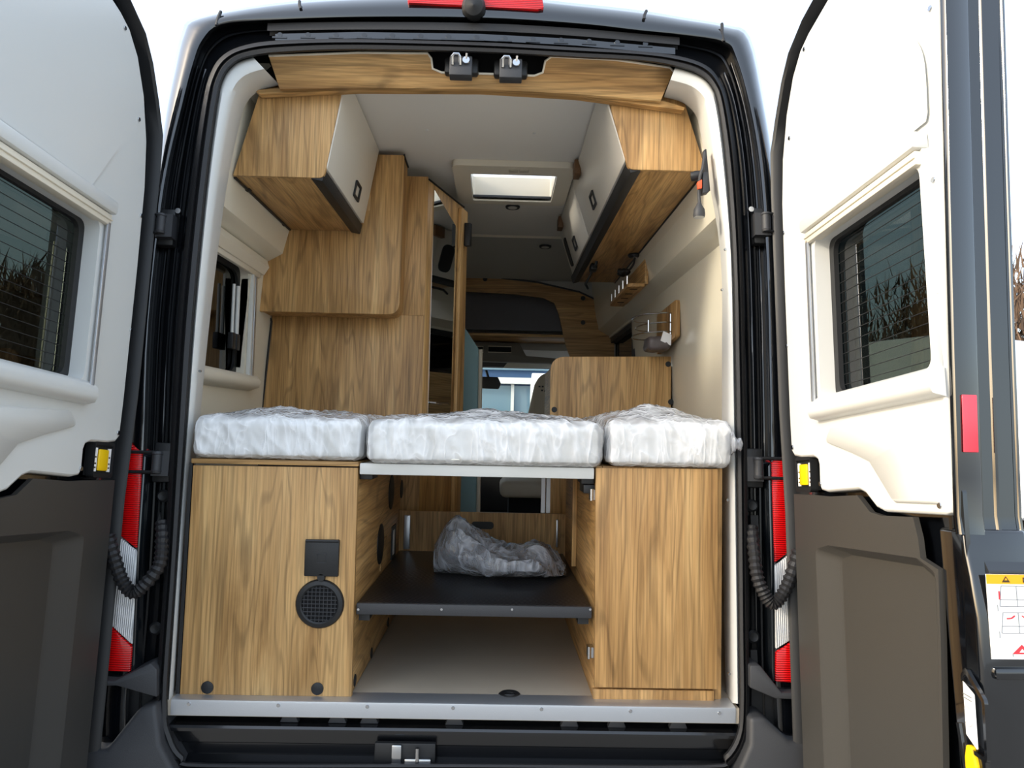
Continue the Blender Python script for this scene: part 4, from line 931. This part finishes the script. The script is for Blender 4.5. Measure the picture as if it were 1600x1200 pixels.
build('plug_bundle', pillowbox(q.x-.07, q.x-.02, q.y+.02, q.y+.08, q.z-.092, q.z-.06, .015, 8, 8, 6, lambda p, n: p+n*.012*noise.noise(p*60)), blackp, pk, 180)
# spot bar under the far end of the cabinet
q0, q1 = PZ(932, 405, zR-.012), PZ(915, 438, zR-.012)
sb = thing('spot_bar', 'thin black spot bar with bent end under the overhead cabinet', 'lamp', q0)
build('bar', tube([q0+V((0, 0, -.010)), q0+V((0, 0, -.02)), q1+V((0, 0, -.022)), q1+V((.02, .06, -.035))], .007, 8), blackp, sb)
build('bar_clip', box(q0.x-.016, q0.x+.016, q0.y+.08, q0.y+.16, q0.z-.032, q0.z-.002), blackp, sb, bevel=.003)

# ================================================================== kitchen side panel
ks = thing('kitchen_side_panel', 'oak kitchen side panel with rounded upper corner behind the mattress', 'panel', (.6, 1.25, 0))
YK = 1.25
k0, k1, k2 = PY(860, 600, YK), PY(1050, 557, YK), PY(860, 556, YK)
build('board', prism([(x, YK, z) for x, z in rpoly([(k0.x, .0), (.868, .0), (.868, k1.z), (k0.x, k2.z-.004)], [0, 0, .0, .065], 8)], (0, .02, 0)), WZ, ks, bevel=.0012)
for px in ((1044, 569), (1048, 628), (866, 640)):
    q = PY(*px, YK); build('screw_cap', disc(q, (0, -1, 0), .0125, .003, 16), blackp, ks)
build('cabinet_body', box(k0.x+.02, .862, YK+.021, 1.95, .0, k1.z-.04), WY, ks)

# ================================================================== ceiling fittings
sl_ = thing('roof_skylight', 'square roof skylight with cream frame and pale blind', 'skylight', ((SKY[0]+SKY[1])/2, (SKY[2]+SKY[3])/2, 1.86))
o0, o1 = PZ(708, 244, 1.85), PZ(887, 300, 1.85)
orx = [(SKY[0]-.07, SKY[2]-.10), (SKY[1]+.065, SKY[2]-.10), (SKY[1]+.065, SKY[3]+.05), (SKY[0]-.07, SKY[3]+.05)]
irx = [(SKY[0]+.004, SKY[2]+.004), (SKY[1]-.004, SKY[2]+.004), (SKY[1]-.004, SKY[3]-.004), (SKY[0]+.004, SKY[3]-.004)]
build('frame', comb(plate([(x, y, 1.832) for x, y in rpoly(orx, .035)], [[(x, y, 1.832) for x, y in rpoly(irx, .012)]], (0, 0, .027)), loft([[V((x, y, 1.84)) for x, y in rpoly(irx, .012)], [V((x, y, 1.95)) for x, y in rpoly(irx, .012)]])), cream, sl_, 30)
build('blind', box(SKY[0]-.01, SKY[1]+.01, SKY[2]-.01, SKY[3]+.01, 1.951, 1.954), skyp, sl_, flat=True, label='pale translucent pane')
for y in (SKY[2]+.03, SKY[3]-.012): build('blind_bar', box(SKY[0]+.005, SKY[1]-.005, y-.006, y+.006, 1.845, 1.857), greyp, sl_, bevel=.002)
q = V(((SKY[0]+SKY[1])/2+.02, SKY[2]-.055, 1.832)); build('latch', comb(box(q.x-.042, q.x-.002, q.y-.012, q.y+.012, 1.826, 1.832), box(q.x+.004, q.x+.044, q.y-.012, q.y+.012, 1.826, 1.832)), plain('latch_beige', (178, 170, 152), .5), sl_, bevel=.002)
for px in ((801, 323, 1.86, 'near'), (852, 385, 0, 'far')):
    q = PZ(px[0], px[1], 1.858) if px[2] else onplane(px[0], px[1], V((0, 2.27, 1.855)), V((0, -.11, -.75)))
    sp_ = thing('ceiling_spot', 'black ringed ceiling spot %s' % ('behind the skylight' if px[3] == 'near' else 'on the grey sloped panel towards the cab'), 'lamp', q, 'ceiling spots')
    build('ring', lathe(q, (0, 0, -1), [(.026, .006), (.034, .008), (.037, .003), (.037, -.003)], 24), blackp, sp_)
    build('diffuser', disc(q, (0, 0, -1), .024, .0085, 20), lampdif, sp_)
for i, px in enumerate(((667, 203), (835, 208), (820, 318), (753, 367), (843, 374))):
    q = PZ(*px, 1.86); build('screw_cover', disc(q, (0, 0, -1), .006, .003, 10), whitep, sl_)

# ================================================================== towards the cab
YA = 3.0
build('ceiling', box(-.98, .98, 3.02, 4.7, 1.80, 1.84), headl, kind='structure', label='cab roof lining')
for sx, nm in ((-1, 'wall_left_cab'), (1, 'wall_right_cab')):
    build(nm, comb(box(min(sx*.93, sx*.96), max(sx*.93, sx*.96), 3.0, 5.2, 0, .72), box(min(sx*.93, sx*.96), max(sx*.93, sx*.96), 3.0, 4.7, 1.32, 1.82), box(min(sx*.93, sx*.96), max(sx*.93, sx*.96), 3.0, 3.55, .72, 1.32)), headl, kind='structure', label='cab side lining')
arch = thing('cab_arch', 'oak arch framing the passage to the driving cab', 'arch', (.2, YA, 1.0))
outer = [(560, 430), (640, 431), (720, 432), (780, 434), (840, 441), (905, 456), (935, 470), (960, 475), (960, 560), (940, 575), (900, 575)]
inner = [(890, 556), (884, 540), (878, 512), (873, 490), (866, 473), (848, 465), (800, 459), (720, 455), (560, 455)]
build('arch_board', prism([PY(x, y, YA) for x, y in outer+inner], (0, .02, 0)), WX, arch, 20)
build('arch_gasket', tube([PY(x, y, YA-.002) for x, y in outer[:7]], .006, 6), blackp, arch)
for px in ((758, 436), (911, 466), (911, 504)):
    build('screw_cap', disc(PY(*px, YA), (0, -1, 0), .016, .004, 14), blackp, arch)
build('arch_infill', plate([(-.9, YA+.022, 1.82), (.9, YA+.022, 1.82), (.9, YA+.022, .9), (PY(905, 575, YA).x, YA+.022, .9), *[PY(x, y, YA+.022) for x, y in [(896, 556), (890, 540), (884, 512), (878, 488), (866, 468), (848, 461), (800, 455), (720, 451), (560, 451)]], (-.9, YA+.022, PY(560, 451, YA).z)], [], (0, .02, 0)), headl, arch)
q0, q1 = PY(560, 452, 3.35), PY(905, 520, 3.35)
build('storage_lining', box(q0.x, q1.x, 3.3, 3.32, q1.z, q0.z+.03), felt, label='dark felt lining of the overcab storage', cat='lining')
q0, q1 = PY(560, 516, 3.1), PY(900, 528, 3.1)
build('overcab_shelf', box(q0.x, q1.x, 3.08, 3.5, q1.z, q0.z), WX, label='oak edged overcab shelf', cat='shelf', bevel=.003)
q0, q1 = PY(560, 528, 3.5), PY(960, 590, 3.5)
build('cab_headliner', box(-.95, .95, 3.5, 4.6, 1.32, 1.72), headl, label='grey cab headliner above the windscreen', cat='headliner')
con = thing('overhead_console', 'grey overhead console with two dark slots', 'console', PY(790, 545, 3.45))
build('console_body', prism([PY(x, y, 3.40) for x, y in ((690, 535), (812, 537), (822, 556), (870, 560), (870, 568), (690, 562))], (0, .09, 0)), plain('console_grey', (112, 108, 100), .6), con, bevel=.006)
for xa_, xb_ in ((735, 755), (763, 799)):
    c0, c1 = PY(xa_, 541, 3.398), PY(xb_, 551, 3.398)
    build('slot', box(c0.x, c1.x, 3.395, 3.41, c1.z, c0.z), blackf, con)
    build('slot_frame', tube([V((c0.x, 3.395, c0.z)), V((c1.x, 3.395, c0.z)), V((c1.x, 3.395, c1.z)), V((c0.x, 3.395, c1.z))], .003, 6, True), cream, con)
# wardrobe-side seat backrest in teal
bk2 = thing('bench_divider', 'tall teal upholstered divider with slanted top beside the washroom', 'divider', (-.1, 1.75, 0))
YB = 1.78
bp_ = [PY(x, y, YB) for x, y in ((690, 472), (712, 490), (748, 545), (752, 645), (690, 645))]
bp_[3].z = bp_[4].z = .02; bp_[3].x = bp_[2].x+.01; bp_[4].x = bp_[0].x
build('cushion', prism(bp_, (0, .09, 0)), teal, bk2, bevel=.008, segs=3)
build('trim_edge', tube([bp_[2]+V((.008, .04, 0)), bp_[3]+V((.008, .04, 0))], .012, 8), beige, bk2)
# cab seat
cs = thing('captain_chair', 'beige cab chair seen past the kitchen panel', 'chair', (.45, 3.2, .0))
sb_ = [PY(x, y, 3.2) for x, y in ((826, 645), (836, 600), (844, 586), (858, 581), (905, 581), (925, 645))]
sb_ = [sb_[0]] + sb_[1:]
low = [V((sb_[-1].x, 3.2, .45)), V((sb_[0].x-.01, 3.2, .45))]
build('backrest', prism(sb_+low, (0, .12, 0)), beige, cs, bevel=.03, segs=3)
c0, c1 = PY(781, 749, 2.9), PY(853, 776, 2.9)
build('seat_cushion', box(c0.x, c0.x+.5, 2.75, 3.22, c1.z, c0.z), beige, cs, bevel=.04, segs=3)
build('pedestal', box(c0.x+.06, c0.x+.44, 2.85, 3.2, .002, c1.z-.002), blackf, cs)
for k, (x, y) in enumerate(((843, 604), (848, 604), (853, 604), (857, 604), (847, 610), (852, 611), (856, 612))):
    p = PY(x, y, 3.197); build('stitched_mark', box(p.x-.007, p.x+.007, 3.196, 3.2, p.z-.006, p.z+.006), blackp, cs)
# cab floor, dash, windscreen
build('cab_floor', box(-.92, .92, 3.3, 5.2, .002, .02), blackf, label='black cab carpet', cat='carpet')
build('dashboard', prism([(-.9, 4.3, .021), (-.9, 4.3, .66), (-.9, 4.5, .76), (-.9, 5.2, .74), (-.9, 5.2, .021)], (1.8, 0, 0)), blackp, bevel=.02, label='black dashboard below the windscreen', cat='dashboard')
ws = build('window_3', comb(prism([(-.92, 4.55, 1.36), (-.92, 4.6, 1.40), (-.98, 5.25, .72), (-.98, 5.2, .70)], (.08, 0, 0)), prism([(.84, 4.55, 1.36), (.84, 4.6, 1.40), (.9, 5.25, .72), (.9, 5.2, .70)], (.08, 0, 0)), box(-.95, .95, 4.5, 4.62, 1.27, 1.36)), greyp, kind='structure', label='windscreen with grey pillars')
build('window_pane', prism([(-.9, 4.58, 1.36), (-.9, 4.585, 1.365), (-.9, 5.22, .725), (-.9, 5.215, .72)], (1.8, 0, 0)), clearg, ws, flat=True)
mr_ = thing('rear_view_mirror', 'black rear view mirror hanging from the windscreen', 'mirror', PY(763, 598, 4.3))
build('housing', prism([PY(x, y, 4.3) for x, y in rpoly([(742, 588), (778, 589), (783, 600), (779, 608), (744, 606)], 3)], (0, .04, 0)), blackp, mr_, bevel=.006)
build('stem', tube([PY(763, 590, 4.33), PY(760, 580, 4.5)], .012, 8), blackp, mr_)
v0 = PY(790, 566, 4.2)
build('sun_visor', prism([PY(x, y, 4.2) for x, y in ((786, 575), (794, 565), (875, 563), (875, 575))], (0, .02, 0)), headl, bevel=.004, label='grey folded sun visor above the windscreen', cat='sun visor')

# ================================================================== outside, in front of the van
bd = thing('showroom_building', 'pale blue glazed showroom seen through the windscreen', 'building', (0, 22, -.62))
build('wall', box(-7, 6.6, 22, 30, -.62, 5), bluew, bd)
build('fascia', box(-7.1, 6.7, 21.6, 22, 2.15, 2.35), whitep, bd)
build('canopy', box(-7.1, 6.7, 21.7, 22, 2.6, 4.0), glaz, bd)
for i in range(9):
    x = -6.9+i*1.5; build('glass_panel', box(x, x+1.4, 21.9, 21.99, -.4, 2.1), glaz, bd); build('post', box(x+1.4, x+1.5, 21.8, 21.98, -.62, 2.15), whitep, bd)
def motorhome(loc, rot, label, L_=6.0, group=None):
    t = thing('parked_motorhome', label, 'motorhome', loc, group); t.rotation_euler.z = rot
    def sub(nm, g, mat, **k):
        o = build(nm, g, mat, None, **k); o.parent = t; return o
    side = [(-L_/2, .35), (L_/2, .35), (L_/2, 1.2), (L_/2-.5, 2.4), (L_/2-.9, 2.75), (-L_/2+.3, 2.75), (-L_/2, 2.4)]
    sub('body', prism([(a, -1.1, b) for a, b in rpoly(side, .25)], (0, 2.2, 0)), carw, bevel=.03)
    sub('stripe', box(-L_/2+.1, L_/2-.3, -1.112, -1.101, .95, 1.10), stickb)
    for x in (-1.9, -.4, 1.2):
        w = sub('window', prism([(x+a, -1.115, b) for a, b in rpoly([(-.45, 1.5), (.45, 1.5), (.45, 2.1), (-.45, 2.1)], .08)], (0, .02, 0)), darkg)
    for x in (-1.6, 1.8):
        sub('wheel', lathe((x, -1.1, .33), (0, -1, 0), [(.12, .03), (.3, .02), (.33, -.02), (.33, -.2)], 20), blackp)
        sub('wheel', lathe((x, 1.1, .33), (0, 1, 0), [(.12, .03), (.3, .02), (.33, -.02), (.33, -.2)], 20), blackp)
    return t
motorhome((2.1, 18.6, -.62), R(88), 'white motorhome parked in front of the showroom', 5.0)
car = thing('parked_car', 'small silver car parked before the showroom', 'car', (.55, 14.5, -.62))
build('car_body', prism([(-.4+a, 14.2, -.62+b) for a, b in rpoly([(-1.4, .25), (1.5, .25), (1.5, .8), (1.0, .95), (.4, 1.42), (-.7, 1.42), (-1.3, .95)], .12)], (0, 1.6, 0)), carsil, car, bevel=.08, segs=3)
build('car_window', prism([(-.4+a, 14.17, -.62+b) for a, b in ((-.95, .97), (.75, .97), (.3, 1.34), (-.6, 1.34))], (0, .02, 0)), darkg, car)
for x in (-1.3, .6): build('wheel', lathe((x, 14.2, -.32), (0, -1, 0), [(.1, .03), (.28, .02), (.3, -.1)], 18), blackp, car)
# motorhomes and winter woodland off to both sides, seen through the door glass
motorhome((6.2, 10.2, -.62), R(-66), 'white motorhome parked beyond the sunlit door, seen darkly through its window', 6.5)
motorhome((14.5, 15.5, -.62), R(-60), 'white motorhome parked farther off beyond the sunlit door', 6.5)
def woodland(cx, cy, dx, dy, n, label, seed, hgt):
    rnd = random.Random(seed); vv, ff = [], []
    for _ in range(n):
        t = rnd.random()*2-1; h = hgt*(.75+.25*math.sin(t*9+seed)); z = h*(1-rnd.random()**1.1)
        p = V((cx+dx*t+rnd.gauss(0, 1.2), cy+dy*t+rnd.gauss(0, 1.2), -.62+z))
        d = V((rnd.gauss(0, .35), rnd.gauss(0, .35), .9)).normalized()*(.5+rnd.random()*.7); w = V((rnd.gauss(0, 1), rnd.gauss(0, 1), rnd.gauss(0, .4))).normalized()*(.03+.04*rnd.random())
        k = len(vv); vv += [p-w, p+w, p+d]; ff.append((k, k+1, k+2))
    bnk = [(cx-dx*1.2, cy-dy*1.2), (cx+dx*1.2, cy+dy*1.2)]
    o = build('woodland', (vv, ff), barkm, None, flat=True, kind='stuff', label=label, cat='trees')
woodland(20.5, 26, 10, -5, 34000, 'brown leafless winter woodland beyond the sunlit door', 3, 8.0)
woodland(-21, 26, 9, 4, 34000, 'brown leafless winter woodland beyond the shaded door', 5, 7.0)
